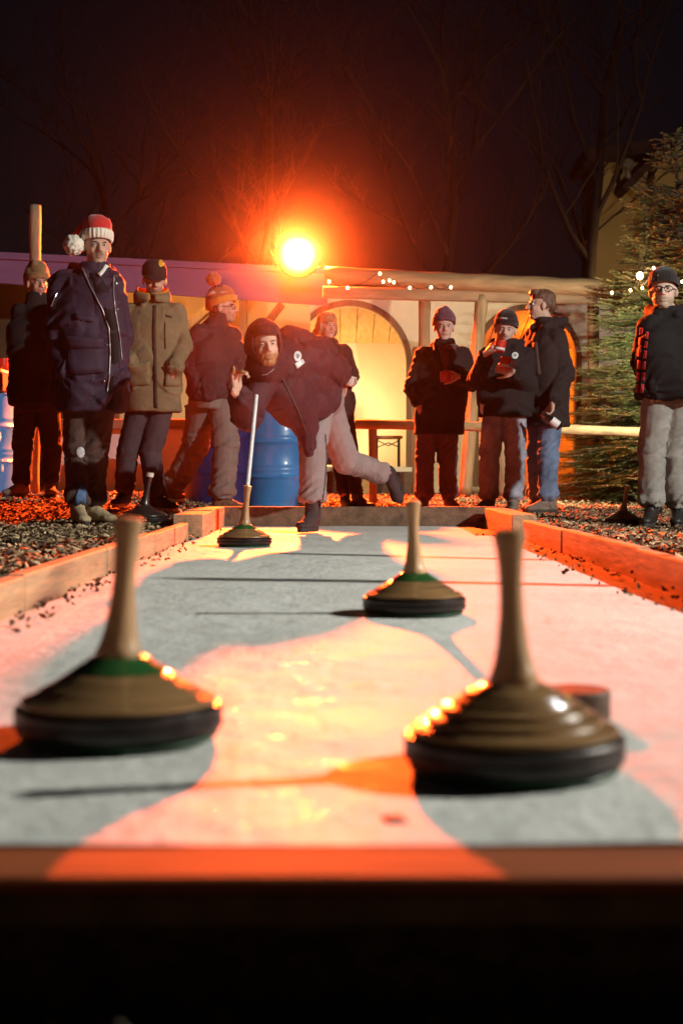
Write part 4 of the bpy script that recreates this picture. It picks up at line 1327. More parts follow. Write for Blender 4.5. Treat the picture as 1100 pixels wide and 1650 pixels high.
# 2 tall man in santa hat
pur = clothm('aubergine', (.030, .014, .032), var=.2, spec=.35, rough=.7)
def jam2(g, P, A):
    # wide puffy body and loose hem
    T = (P['shL'] + P['shR']) / 2
    g.ell(T - np.array([0, 0, .28]) + A[:, 1] * .02, (.225, .19, .26), A)
p2 = person('tall man in red santa hat and long aubergine parka', 8.6,
    dict(head=(156, 398), neck=(152, 434), shL=(102, 460), shR=(178, 462), elL=(94, 540, -.08), elR=(190, 548), wrL=(112, 606, -.16), wrR=(186, 612, -.08),
         hipL=(128, 625), hipR=(163, 625), knL=(126, 736), knR=(152, 738), anL=(126, 832, -.06), anR=(150, 828, .05)),
    yaw=18, hyaw=22, hpitch=4, hroll=0, k=1.0, jacket=pur, trousers=clothm('brown_jeans', (.085, .05, .04)), shoes=(S_BEIGE, SOLE_D), hem=664,
    W=(.21, .215, .22, .22, .19), D=(.17, .18, .185, .17, .12), sleeve=(.088, .080, .062), leg=(.10, .075, .060, .062), toes=(25, 55), collar=.06, stub=.35,
    beard=((.10, .07, .05), .3), folds=1.5, seed=11, hood='down', jam=jam2, boot=.09)
hc, AH = p2['hc'], p2['AH']
red = mat('red_felt', (.50, .02, .015), .95, var=.12, scale=10, bump=.5, bscale=90, sheen=.4)
cream = mat('cream_wool', (.78, .72, .60), .95, var=.08, scale=14, bump=.8, bscale=120, sheen=.4)
sh_ = shell('santa_hat', hc, AH, [(.03, 1.0), (.06, 1.10), (.10, 1.10), (.135, 1.02), (.165, .90), (.182, .62), (.187, .2)], red, p2['root'], .02, 0, 0, 64, .02)
cf = shell('hat_cuff', hc, AH, [(.030, 1.04), (.024, 1.12), (.036, 1.21), (.066, 1.23), (.088, 1.19), (.094, 1.10), (.086, 1.03)], cream, None, .024, 26, .028, 130, .004)
par(cf, sh_)
bm = bmesh.new(); bm.from_mesh(cf.data); bmesh.ops.delete(bm, geom=[f for f in bm.faces if len(f.verts) > 10], context='FACES_ONLY'); bm.to_mesh(cf.data); bm.free()
tp = [np.array(at(152, 368, 8.64)), np.array(at(137, 370, 8.66)), np.array(at(127, 378, 8.68)), np.array(at(122, 388, 8.66))]
par(G().tube(tp, [.055, .050, .038, .025], 20).obj('hat_tail', red, None, True), sh_)
pm = pompom(np.array(at(119, 395, 8.52)), .058, cream, None); par(pm, sh_)
wc = mat('white_collar', (.75, .72, .66), .9, var=.05)
drape('collar', p2['tj'], strip_grid([(172, 428), (166, 437), (160, 444)], 6), wc, p2['root'], .012, 8.45)
drape('zip', p2['tj'], strip_grid([(133, 432), (146, 462), (165, 498), (176, 530), (178, 570), (176, 610), (173, 632)], 2.2), M_zip, p2['root'], .006, 8.5)
drape('zip', p2['tj'], strip_grid([(184, 444), (183, 470), (186, 500), (193, 540), (197, 580)], 1.8), M_zip, p2['root'], .005, 8.5)
shade_m = clothm('panel_shade', (.012, .010, .012))  # near-black strip puts the shaded front panel into the colour
drape('shaded_panel', p2['tj'], [[(144, 440), (152, 438), (162, 444)], [(154, 470), (165, 470), (176, 470)], [(168, 500), (176, 500), (184, 502)], [(178, 530), (184, 530), (189, 532)], [(180, 580), (186, 580), (193, 584)], [(176, 632), (184, 634), (196, 640)], [(172, 660), (184, 662), (200, 662)]], shade_m, p2['root'], .003, 8.5)
drape('zip', p2['tj'], strip_grid([(93, 471), (87, 483), (83, 494)], 1.8), M_stud, p2['root'], .006, 8.45)
for (x, y) in ((188, 445), (188, 457), (190, 498), (134, 517), (161, 554), (173, 556), (168, 614)):
    drape('stud', p2['tj'], disc_grid(x, y, 1.5), M_stud, p2['root'], .006, 8.4)
drape('pocket', p2['tj'], quad_grid(((104, 549), (164, 552), (168, 600), (112, 603))), pur, p2['root'], .016, 8.4)
drape('pocket_flap', p2['tj'], quad_grid(((102, 541), (167, 545), (166, 562), (104, 560)), 4, 6), pur, p2['root'], .024, 8.4)
drape('pocket_flap', p2['tj'], quad_grid(((120, 505), (152, 509), (150, 519), (122, 515)), 3, 5), pur, p2['root'], .012, 8.4)
drape('ripped_patch', p2['tt'], disc_grid(130, 729, 7, 9), mat('pale_threads', (.55, .57, .58), .9, var=.3, scale=60), p2['root'], .002, 8.5)
bl = clothm('blue_denim', (.10, .18, .33), var=.35, scale=9)
drape('turned_hem', p2['tt'], quad_grid(((128, 782), (139, 782), (139, 812), (118, 814))), bl, p2['root'], .006, 8.5)

# 3 man in olive parka and cap
olv = clothm('olive', (.20, .155, .085), var=.16, scale=9)
p3 = person('man in olive green parka and black cap with hands in pockets', 10.3,
    dict(head=(249, 452), neck=(246, 484), shL=(210, 506), shR=(283, 504), elL=(201, 562, -.03), elR=(294, 560, -.05), wrL=(213, 588, -.17), wrR=(282, 594, -.17),
         hipL=(230, 636), hipR=(264, 636), knL=(206, 730), knR=(243, 732), anL=(201, 808, .05), anR=(252, 815, -.1)),
    yaw=5, hyaw=14, hpitch=14, jacket=olv, trousers=clothm('plum_trousers', (.065, .042, .048)), shoes=(S_BLACK, SOLE_W), hem=664,
    W=(.205, .20, .215, .225, .19), D=(.15, .15, .155, .15, .11), sleeve=(.078, .068, .054), toes=(-15, 60), collar=.02, stub=.45, hood='down', seed=21,
    hands={'L': dict(d=(.75, .38, -.5), n=(0, 1, -.2), side=1, curl=30, spread=2, thumb=25), 'R': dict(d=(-.6, .42, -.6), n=(0, 1, -.2), side=-1, curl=30, spread=2, thumb=25)})
hc, AH = p3['hc'], p3['AH']
capm = clothm('black_cap', (.02, .017, .017))
cap_ = shell('cap', hc, AH, [(.035, 1.06), (.05, 1.10), (.085, 1.08), (.115, .96), (.138, .72), (.148, .40), (.151, .1)], capm, p3['root'], .0, 0, 0, 48, .004)
g = G(); v = []; nb = 17
for r_ in (0, 1):
    for zo in (0, -.006):
        for i in range(nb):
            t = math.pi * i / (nb - 1)
            y = .070 + (.078 * math.sin(t) if r_ else 0.01 * math.sin(t)); x = (.078 if r_ == 0 else .076) * math.cos(t)
            v.append(hc + AH @ np.array([x, y, .045 + zo - (.022 * (math.sin(t)) + .012 * math.cos(t) ** 2 if r_ else 0.0)]))
f = []
for i in range(nb - 1):
    f += [(i, i + 1, 2 * nb + i + 1, 2 * nb + i), (nb + i, 3 * nb + i, 3 * nb + i + 1, nb + i + 1), (2 * nb + i, 2 * nb + i + 1, 3 * nb + i + 1, 3 * nb + i)]
g.add(v, f); par(fixn(g.obj('cap_brim', capm, None, True)), cap_)
drape('cap_badge', bvh(cap_), disc_grid(260, 424, 4.5, 6), mat('yellow_patch', (.75, .42, .05), .7, var=.3, scale=60), p3['root'], .002, 10.1)
# standing hood with orange lining round the neck
lin = mat('orange_lining', (.62, .24, .03), .8, var=.15)
AA = p3['A']; nk = p3['neck']
def collar_shell(name, ctr, A, prof, m, root, open_deg=35, lean=0, n=40, amp=.012):
    """a collar open at the front; prof (height, half width, half depth)"""
    v = []; f = []
    for (z, a, b) in prof:
        for i in range(n + 1):
            t = R(90 + open_deg) + (2 * math.pi - 2 * R(open_deg)) * i / n
            v.append(np.array(ctr) + A @ np.array([a * math.cos(t), b * math.sin(t) - lean * z, z * (1 - .55 * max(0, math.sin(t)))]))
    for j in range(len(prof) - 1):
        for i in range(n):
            q = j * (n + 1) + i; f.append((q, q + 1, q + n + 2, q + n + 1))
    v = np.array(v); v += ((vnoise(v * 18) - .5) * amp)[:, None] * np.array([1, 1, .5])
    o = mesh_obj(name, v, f, m, root, True)
    md = o.modifiers.new('s', 'SOLIDIFY'); md.thickness = .010; md.offset = 0
    return o
collar_shell('collar', nk, AA, [(-.03, .125, .125), (.01, .130, .13), (.045, .132, .13), (.075, .124, .118), (.08, .11, .105)], olv, p3['root'], 9)
collar_shell('hood_lining', nk, AA, [(.0, .100, .104), (.04, .108, .110), (.07, .114, .110), (.105, .112, .100)], lin, p3['root'], 7)
drape('placket', p3['tj'], strip_grid([(250, 492), (249, 530), (250, 580), (251, 620), (252, 664)], 5), clothm('dark_placket', (.06, .045, .03)), p3['root'], .006, 10.2)
for q in ([(203, 588), (242, 582), (242, 620), (206, 622)], [(268, 588), (294, 590), (290, 622), (266, 622)]):
    drape('pocket', p3['tj'], quad_grid(q), olv, p3['root'], .014, 10.15)
drape('pocket_seam', p3['tj'], strip_grid([(266, 520), (266, 545), (267, 562)], 1.6), MATS['cloth_dark_placket'], p3['root'], .004, 10.2)
drape('chest_logo', p3['tj'], quad_grid(((267, 507), (277, 509), (277, 513), (268, 511)), 3, 4), MATS['cloth_dark_placket'], p3['root'], .003, 10.2)
for (x, y) in ((238, 597), (275, 597)): drape('stud', p3['tj'], disc_grid(x, y, 1.3), M_stud, p3['root'], .018, 10.1)

# 4 man in bobble hat, profile
p4 = person('bearded man in orange bobble hat and glasses looking right', 11.0,
    dict(head=(360, 497), neck=(352, 516), shL=(321, 541, -.08), shR=(371, 543, .04), elL=(311, 592, -.10), elR=(378, 590, -.06), wrL=(326, 626, -.14), wrR=(370, 624, -.10),
         hipL=(330, 640), hipR=(358, 640), knL=(314, 722, .2), knR=(364, 722, -.05), anL=(276, 786, .35), anR=(357, 800, -.1)),
    yaw=48, hyaw=75, hpitch=-2, jacket=clothm('wine_jacket', (.085, .030, .030)), trousers=clothm('grey_chinos', (.19, .15, .13), var=.15), shoes=(S_BROWN, SOLE_W), hem=645,
    W=(.19, .20, .215, .21, .17), D=(.16, .17, .175, .16, .11), sleeve=(.082, .070, .056), leg=(.115, .096, .084, .086), toes=(35, 85), collar=.075,
    stub=.5, folds=1.3, seed=31)
hc, AH = p4['hc'], p4['AH']
orange_k = knitm('mustard', (.62, .27, .05))
b4 = beanie(hc, AH, knitm('rust', (.35, .12, .05)), p4['root'], 1.05, .175, cuffm=orange_k, low=.030, lump=.008, slouch=.012, ribs=34, tilt=.03)
shell('knit_stripe', hc, AH, [(.100, 1.03), (.108, 1.08), (.125, .99), (.134, .91)], cream, p4['root'], .012, 34, .012, 90, .0, (0, -.012, 0))
for i, (x, y) in enumerate(((347, 461), (352, 460), (357, 460))):
    drape('hat_lettering', bvh(b4), disc_grid(x, y, 1.6, 2.2) if i == 0 else strip_grid([(x - 1.2, y + 2.2), (x, y - 2.2), (x + 1.2, y + 2.2)], 1, 2), clothm('purple_yarn', (.12, .03, .10)), p4['root'], .006, 10.9)
pompom(np.array(at(344, 450, 11.06)), .052, knitm('rust_pom', (.40, .13, .05)), p4['root'])
glasses(hc, AH, 1, p4['root'])
hair(hc, AH, 1, mat('brown_hair', (.10, .05, .025), .6, var=.3, scale=30, bump=.6, bscale=90), p4['root'], [(0, -.075, -.05, .06, .035, .05), (.06, -.03, -.01, .022, .03, .04), (-.06, -.03, -.01, .022, .03, .04)])

# 6 woman behind
p6 = person('blonde woman in long dark coat standing behind the thrower', 12.3,
    dict(head=(527, 527), neck=(523, 550), shL=(496, 571), shR=(553, 566), elL=(496, 610), elR=(567, 606, -.1), wrL=(520, 630, -.2), wrR=(556, 622, -.28),
         hipL=(526, 650), hipR=(552, 650), knL=(545, 735), knR=(562, 735), anL=(556, 806, .1), anR=(577, 806)),
    yaw=10, hyaw=28, hpitch=0, k=.93, jacket=clothm('dark_wool', (.045, .025, .022)), trousers=clothm('black_leggings', (.02, .016, .016)), shoes=(S_BLACK, SOLE_D), hem=748,
    W=(.215, .20, .185, .195, .16), D=(.17, .15, .14, .13, .10), sleeve=(.068, .060, .048), leg=(.085, .06, .05, .05), toes=(20, 55), collar=.05, hood='down', seed=41, boot=.12,
    shoe_k=.9, brow=(.2, .12, .07), tone=(.56, .36, .27), hands={'R': dict(d=(-.3, -.1, -.8), n=(-.5, -.6, .1), side=1, curl=45)})
hc, AH = p6['hc'], p6['AH']
blond = mat('blond_hair', (.34, .20, .09), .5, var=.3, scale=24, stretch=(1, 1, .2), bump=.8, bscale=60, sheen=.2)
hair(hc, AH, .93, blond, p6['root'], [(0, -.008, .070, .094, .110, .072), (0, -.070, .0, .086, .07, .10), (.080, -.01, -.015, .022, .06, .075), (-.080, -.01, -.015, .022, .06, .075), (-.03, -.12, -.04, .06, .05, .06)], .006)
mp_ = at(563, 615, 11.98)
mug((mp_.x, mp_.y, mp_.z - .04), .046, .085, 'plain white mug held by the blonde woman', (.2, -.2, 0), .2, False, m=mat('white_ceramic', (.75, .72, .66), .3, var=.05), group=None)

# 7 man in purple beanie
p7 = person('smiling man in purple beanie and long black coat holding a mug', 12.0,
    dict(head=(715, 528), neck=(715, 552), shL=(682, 574), shR=(744, 574), elL=(665, 626, .0), elR=(758, 616, -.02), wrL=(674, 648, -.12), wrR=(737, 607, -.30),
         hipL=(694, 655), hipR=(722, 655), knL=(684, 745), knR=(720, 745), anL=(683, 806), anR=(723, 812)),
    yaw=-2, hyaw=2, hpitch=2, k=1.0, jacket=clothm('charcoal_wool', (.022, .014, .013), var=.3), trousers=clothm('violet_jeans', (.10, .065, .095), var=.3), shoes=(S_BROWN, SOLE_D), hem=700,
    W=(.215, .205, .215, .22, .185), D=(.16, .15, .155, .15, .11), sleeve=(.078, .068, .055), leg=(.10, .078, .064, .066), toes=(-12, 15), collar=.05, seed=51, folds=1.1,
    tone=(.60, .40, .32), hands={'L': dict(d=(.4, .3, -.8), n=(0, 1, 0), side=1, curl=30), 'R': dict(d=(-.95, -.25, .15), n=(-.1, .9, 0), side=1, curl=70, spread=2)})
hc, AH = p7['hc'], p7['AH']
beanie(hc, AH, knitm('plum', (.12, .055, .085)), p7['root'], 1.06, .165, lump=.030, low=.036, slouch=.005, seed=6, tilt=.03)
sc = knitm('maroon_scarf', (.10, .035, .04))
g = G(); nk = p7['neck']; A7 = p7['A']
for i, z in enumerate((-.075, -.045)):
    P = [nk + A7 @ np.array([(.10 - .012 * i) * math.cos(t), (.105 - .01 * i) * math.sin(t) + .005, z + .02 * math.sin(2 * t) + (-.012 if math.sin(t) > 0 else .02)]) for t in np.linspace(0, 2 * math.pi, 25)]
    g.tube(P, .029, 12)
g.cone(nk + A7 @ np.array([-.01, .115, -.06]), nk + A7 @ np.array([.02, .15, -.30]), .036, .042)
me = remesh(g, .009, 3); cloth(me, [(nk, nk + np.array([0, 0, -.3]), .8)], .012, .01, 5); link('scarf', me, sc, p7['root'])
w7 = p7['P']['wrR']
m7 = at(717, 610, 11.60); mug((m7.x, m7.y, m7.z - .03), .046, .088, 'red mug in the hand of the man in the purple beanie', (1, .1, 0), .0, False)
for q in ([(698, 556), (708, 566), (712, 600), (700, 580)], [(724, 566), (738, 556), (732, 585), (722, 604)]):
    drape('lapel', p7['tj'], quad_grid(q, 5, 4), MATS['cloth_charcoal_wool'], p7['root'], .014, 12.1)

# 8 man with two mugs
p8 = person('man in black beanie with two red mugs and round white badge', 11.2,
    dict(head=(814, 532), neck=(817, 552), shL=(786, 576), shR=(846, 574), elL=(769, 612, -.08), elR=(848, 618, -.10), wrL=(782, 571, -.32), wrR=(826, 600, -.35),
         hipL=(798, 652), hipR=(828, 652), knL=(788, 735), knR=(830, 737), anL=(786, 812), anR=(826, 816)),
    yaw=-8, hyaw=-8, hpitch=6, hroll=-6, k=1.0, jacket=clothm('black_shell', (.016, .012, .012), spec=.3), trousers=clothm('grey_blue_jeans', (.30, .32, .38), var=.45, scale=7), shoes=(S_GREY, SOLE_D), hem=672,
    W=(.21, .215, .225, .225, .185), D=(.15, .155, .16, .15, .11), sleeve=(.080, .070, .056), leg=(.098, .078, .064, .066), toes=(-35, -15), collar=.05, hood='down', seed=61,
    beard=((.10, .06, .04), .45), tone=(.56, .38, .30), hands={'L': dict(d=(.55, -.1, .75), n=(.7, .3, -.5), side=-1, curl=62, spread=2), 'R': dict(d=(-.75, -.2, .25), n=(-.2, .8, 0), side=1, curl=62, spread=2)})
hc, AH = p8['hc'], p8['AH']
b8 = beanie(hc, AH, knitm('black', (.016, .013, .013)), p8['root'], 1.05, .158, lump=.010, low=.032, ribs=36, seed=9)
drape('hat_label', bvh([c_ for c_ in b8.children][0]), quad_grid(((805, 510), (817, 510), (817, 514), (805, 514)), 3, 5), mat('grey_label', (.42, .40, .38), .7, var=.4, scale=200), p8['root'], .003, 11.5)
m8 = at(803, 567, 10.84); mug((m8.x, m8.y, m8.z - .01), .043, .098, 'upper of two red mugs, raised near the chin of the bearded man', (-1, -.1, 0), .18)
m8 = at(812, 592, 10.80); mug((m8.x, m8.y, m8.z - .02), .041, .098, 'lower of two red mugs, held at the chest of the bearded man', (1, -.1, 0), .15)
drape('badge', p8['tj'], disc_grid(829, 573, 5.5), mat('badge_white', (.70, .70, .68), .5, var=.3, scale=70), p8['root'], .006, 11.5)
drape('badge_print', p8['tj'], disc_grid(829, 573, 2.4), mat('badge_grey', (.25, .26, .3), .5), p8['root'], .009, 11.5)
drape('paper_tag', p8['tj'], quad_grid(((773, 650), (779, 651), (778, 668), (774, 665)), 4, 3), M_print, p8['root'], .01, 11.6)

# 9 man in profile
p9 = person('brown haired man in profile with long dark parka and blue jeans', 11.35,
    dict(head=(870, 493), neck=(877, 518), shL=(858, 546, .10), shR=(897, 545, -.10), elL=(852, 600, .06), elR=(908, 606, -.14), wrL=(850, 640, -.04), wrR=(889, 648, -.26),
         hipL=(868, 655, .08), hipR=(888, 655, -.08), knL=(864, 738, .08), knR=(882, 738, -.05), anL=(864, 820, .15), anR=(882, 822, -.05)),
    yaw=-55, hyaw=-80, hpitch=-3, jacket=clothm('dark_brown_shell', (.026, .017, .016), spec=.3), trousers=clothm('washed_denim', (.14, .21, .33), var=.5, scale=7), shoes=(S_GREY, SOLE_D), hem=688,
    W=(.20, .19, .20, .20, .16), D=(.16, .165, .17, .155, .11), sleeve=(.080, .070, .055), leg=(.098, .078, .066, .068), toes=(-40, -75), collar=.05, hood='down', seed=71,
    tone=(.55, .36, .27), folds=1.1, hands={'R': dict(d=(-.15, -.3, -.8), n=(-.8, -.3, 0), side=1, curl=50, spread=2)})
hc, AH = p9['hc'], p9['AH']
hair(hc, AH, 1, mat('dark_brown_hair', (.13, .065, .04), .55, var=.35, scale=26, stretch=(1, 1, .3), bump=.8, bscale=70), p9['root'],
     [(0, -.020, .070, .086, .100, .066), (0, -.075, .02, .074, .050, .075), (.0, .055, .098, .060, .045, .030), (.07, -.035, .02, .018, .045, .045), (-.07, -.035, .02, .018, .045, .045)], .007)
bt = at(880, 678, 10.98)
t9 = empty('bottle', (bt.x, bt.y, bt.z - .1), 'dark bottle with silver top hanging from the hand in front of the railing', 'bottle')
Ab = np.array(Matrix.Rotation(R(128), 3, 'Y'))
q0 = np.array(at(880, 671, 10.92))
autosmooth(G().lathe(q0, [(.012, -.05), (.013, -.01), (.018, .0), (.031, .03), (.033, .04), (.033, .13), (.028, .135)], 24, Ab).obj('glass', mat('dark_bottle_glass', (.015, .012, .01), .1, var=0, bump=0, spec=.8), t9), 50)
autosmooth(G().lathe(q0, [(.0335, .045), (.0345, .048), (.0345, .11), (.0335, .113)], 24, Ab).obj('pale_label', M_print, t9), 50)
drape('zip_flap', p9['tj'], strip_grid([(861, 552), (864, 580), (867, 604)], 8), clothm('brown_flap', (.10, .055, .05)), p9['root'], .006, 11.0)

# 10 man on the right
p10 = person('broad bearded man in black beanie and glasses wearing grey jeans', 9.5,
    dict(head=(1068, 470), neck=(1073, 498), shL=(1047, 530, -.05), shR=(1126, 530, .05), elL=(1036, 588, -.02), elR=(1142, 590), wrL=(1050, 628, -.14), wrR=(1130, 636, -.1),
         hipL=(1062, 632), hipR=(1100, 632), knL=(1050, 735), knR=(1087, 737), anL=(1048, 832), anR=(1092, 836)),
    yaw=-10, hyaw=-14, hpitch=-2, k=1.04, jacket=clothm('jet_black', (.007, .0065, .007)), trousers=clothm('stone_denim', (.24, .23, .21), var=.25, scale=7), shoes=(S_BLACK, SOLE_D), hem=642,
    W=(.235, .24, .25, .25, .21), D=(.19, .20, .19, .17, .12), sleeve=(.088, .078, .060), leg=(.115, .088, .070, .072), toes=(-25, -18), collar=.03, hood='down', seed=81,
    beard=((.36, .27, .20), .8), tone=(.58, .40, .32), folds=1.3, boot=.09)
hc, AH = p10['hc'], p10['AH']
beanie(hc, AH, knitm('black', (.016, .013, .013)), p10['root'], 1.12, .150, lump=.012, low=.036, ribs=30, seed=4, cs=1.10)
glasses(hc, AH, 1.04, p10['root'])
plaid = mat('red_plaid', (.34, .012, .015), .9, var=.6, scale=16, bump=.3, sheen=.2)
for (pts, w) in (([(1033, 528), (1030, 560), (1028, 600), (1025, 638)], 5), ([(1042, 535), (1039, 565), (1036, 600), (1033, 638)], 5)):
    for i in range(6):
        t0, t1 = i / 6, (i + .72) / 6
        def ip(t):
            s = t * 3; a = min(int(s), 2); u = s - a; return (pts[a][0] * (1 - u) + pts[a + 1][0] * u, pts[a][1] * (1 - u) + pts[a + 1][1] * u)
        drape('plaid_stripe', p10['tj'], strip_grid([ip(t0), ip((t0 + t1) / 2), ip(t1)], w, 2), plaid, p10['root'], .004, 9.4)

# ------------------------------------------------------------------ 5 the thrower
D5 = 8.5
def J5(x, y, Y): return np.array(at(x, y, Y))
jm = clothm('burgundy', (.07, .014, .018), var=.22, spec=.35, rough=.7)
tm = clothm('mauve_grey', (.27, .215, .21), var=.12)
hc = J5(427, 556, 7.95); AH = axes(14, 6, 6)
neck = J5(440, 588, 8.15)
shL = J5(424, 600, 8.10); shR = J5(505, 578, 8.45)
elL = J5(398, 668, 8.0); wrL = J5(382, 636, 7.82)
elR = J5(541, 600, 8.75); wrR = J5(528, 628, 9.1)
hipc = J5(512, 640, 8.95); hipL = J5(512, 645, 8.82); hipR = J5(520, 640, 9.08)
knF = J5(504, 712, 8.66); anF = J5(503, 826, 8.62); anF[2] = .012 + .096
knB = J5(556, 742, 9.25); anB = J5(620, 764, 9.75)
root = empty('person', (anF[0], anF[1], 0.0), 'thrower in burgundy hooded jacket lunging low over the ice lane', 'person', None)
g = G(); head_shape(g, hc, AH, neck, 1.0)
g.cone(neck, hipc, .10, .11)
for a, b_, c_ in ((shL, elL, wrL), (shR, elR, wrR)): g.cone(neck, a, .05, .045); g.cone(a, b_, .043, .036); g.cone(b_, c_, .036, .027)
g.cone(hipc, hipL, .08, .08); g.cone(hipL, knF, .07, .05); g.cone(knF, anF, .05, .036); g.cone(hipc, hipR, .08, .08); g.cone(hipR, knB, .07, .05); g.cone(knB, anB, .05, .036)
hand_shape(g, wrL, J5(380, 600, 7.75) - wrL, (.75, -.55, .1), -1, (12, 45, 60, 70), 9, 1.12, 55)
hand_shape(g, wrR, wrR - elR, (0, -.5, .5), 1, 50)
me = remesh(g, .0055, 2); paint_skin(me, hc, AH, 1.0, (.56, .36, .27), ((.34, .17, .07), .65)); link('body', me, M_skin, root); eyes(root, hc, AH, 1)
# trousers
g = G(); g.ell(hipc, (.17, .17, .15)); g.cone(hipL, knF, .118, .086); g.cone(knF, knF * .5 + anF * .5, .086, .080)
bot = anF + (knF - anF) * .20
g.cone(knF * .5 + anF * .5, bot + (knF - anF) * .1, .080, .070); g.loft([(bot + (knF - anF) * .15, (.072, 0, 0), (0, .075, 0)), (bot, (.074, 0, 0), (0, .08, 0))], 20)
g.cone(hipR, knB, .115, .084); botB = anB + (knB - anB) * .10; ax = N3(anB - knB); aa = N3(np.cross(ax, [0, 0, 1])); bb = np.cross(ax, aa)
g.cone(knB, botB + (knB - anB) * .1, .084, .066); g.loft([(botB + (knB - anB) * .15, aa * .068, bb * .068), (botB, aa * .070, bb * .070)], 20)
me = remesh(g, .010, 3); cloth(me, [(hipL, knF, 1.), (knF, bot, 1.3), (hipR, knB, 1.), (knB, botB, 1.5)], .010, .006, 7)
t5 = link('trousers', me, tm, root)
drape('seam', bvh(t5), strip_grid([(524, 700), (526, 740), (523, 780), (519, 812)], 1.2), clothm('seam_dark', (.10, .07, .07)), root, .004, 8.5)
drape('zip_pull', bvh(t5), strip_grid([(518, 806), (517, 818)], 2.2), M_stud, root, .006, 8.5)
# jacket: bulky body from shoulders back to the hips, front hanging down
g = G(); sd = N3(shR - shL)
chest = (shL * .5 + shR * .5)
mid = J5(487, 602, 8.62); low_ = J5(505, 610, 8.9)
upv = np.array([0, 0, 1.])
ax1 = N3(hipc - chest)
def ring(c_, w_, h_, s_=None):
    s_ = N3(s_ if s_ is not None else np.array([.95, -.3, .05])); n_ = N3(np.cross(ax1, s_)); return (c_, s_ * w_, n_ * h_)
g.cone(shL, shR, .095, .105)
g.cone(J5(446, 590, 8.2), J5(500, 600, 8.7), .145, .168)
g.cone(J5(470, 612, 8.4), J5(508, 615, 8.85), .155, .172)
g.cone(J5(470, 560, 8.45), J5(505, 578, 8.75), .125, .135)
# belly and hanging front down to the hem
g.cone(J5(450, 620, 8.25), J5(476, 655, 8.45), .15, .14)
g.cone(J5(476, 650, 8.45), J5(492, 690, 8.50), .135, .075)
g.cone(J5(492, 690, 8.50), J5(500, 728, 8.50), .07, .028)
g.cone(J5(500, 610, 8.7), J5(518, 640, 8.75), .15, .115)
g.cone(J5(470, 640, 8.40), J5(510, 650, 8.62), .12, .10)
for (a, b_, c_, r) in ((shL, elL, wrL, (.092, .082, .066)), (shR, elR, wrR, (.10, .080, .062))):
    g.cone(a, b_, r[0], r[1]); g.cone(b_, c_ + (b_ - c_) * .25, r[1], r[2])
g.cone(neck, hc + AH @ np.array([0, -.04, -.10]), .12, .10)
me = remesh(g, .010, 4)
cloth(me, [(shL, elL, 1.3), (elL, wrL, 1.3), (shR, elR, 1.5), (elR, wrR, 1.2), (J5(446, 590, 8.2), J5(500, 600, 8.7), .9), (J5(470, 640, 8.4), J5(500, 720, 8.5), .9)], .014, .018, 12, 13)
j5 = link('jacket', me, jm, root); tj5 = bvh(j5)
hood_up(hc, AH, jm, root, (.108, .132, .142), 50, (0, -.028, .008))
beanie(hc, AH, clothm('dark_cap', (.03, .012, .013)), root, 1.0, .12, cuff=False, low=.036, lump=.004)
g = G(); g.ell(J5(484, 578, 8.2), .001); 
drape('round_badge', tj5, disc_grid(478.5, 574.5, 6, 8), mat('badge_white', (.7, .7, .68), .5), root, .008, 8.2)
drape('badge_print', tj5, disc_grid(478.5, 574.5, 2.6, 3.6), mat('badge_grey', (.25, .26, .3), .5), root, .011, 8.2)
drape('name_tag', tj5, quad_grid(((474, 586), (486, 579), (490, 585), (478, 594)), 4, 4), M_print, root, .008, 8.2)
drape('sleeve_logo', tj5, strip_grid([(422, 604), (430, 603), (437, 598), (441, 594)], 1.6), mat('grey_print', (.25, .2, .2), .6), root, .004, 8.0)
drape('zip', tj5, strip_grid([(455, 610), (470, 640), (484, 670), (495, 700)], 1.6), MATS['cloth_seam_dark'], root, .004, 8.3)
bk = mat('black_suede_boot', (.045, .028, .028), .85, var=.25, scale=12)
shoe(root, anF, (-.35, -.94, 0), bk, SOLE_D, 1.02, boot=.10)
# rear boot: toe down on the ground behind, sole facing right
anB2 = anB + N3(anB - knB) * .045
shoe(root, anB2, (.28, -.25, -1.0), bk, SOLE_D, 1.02, up=N3(knB - anB), boot=.09)

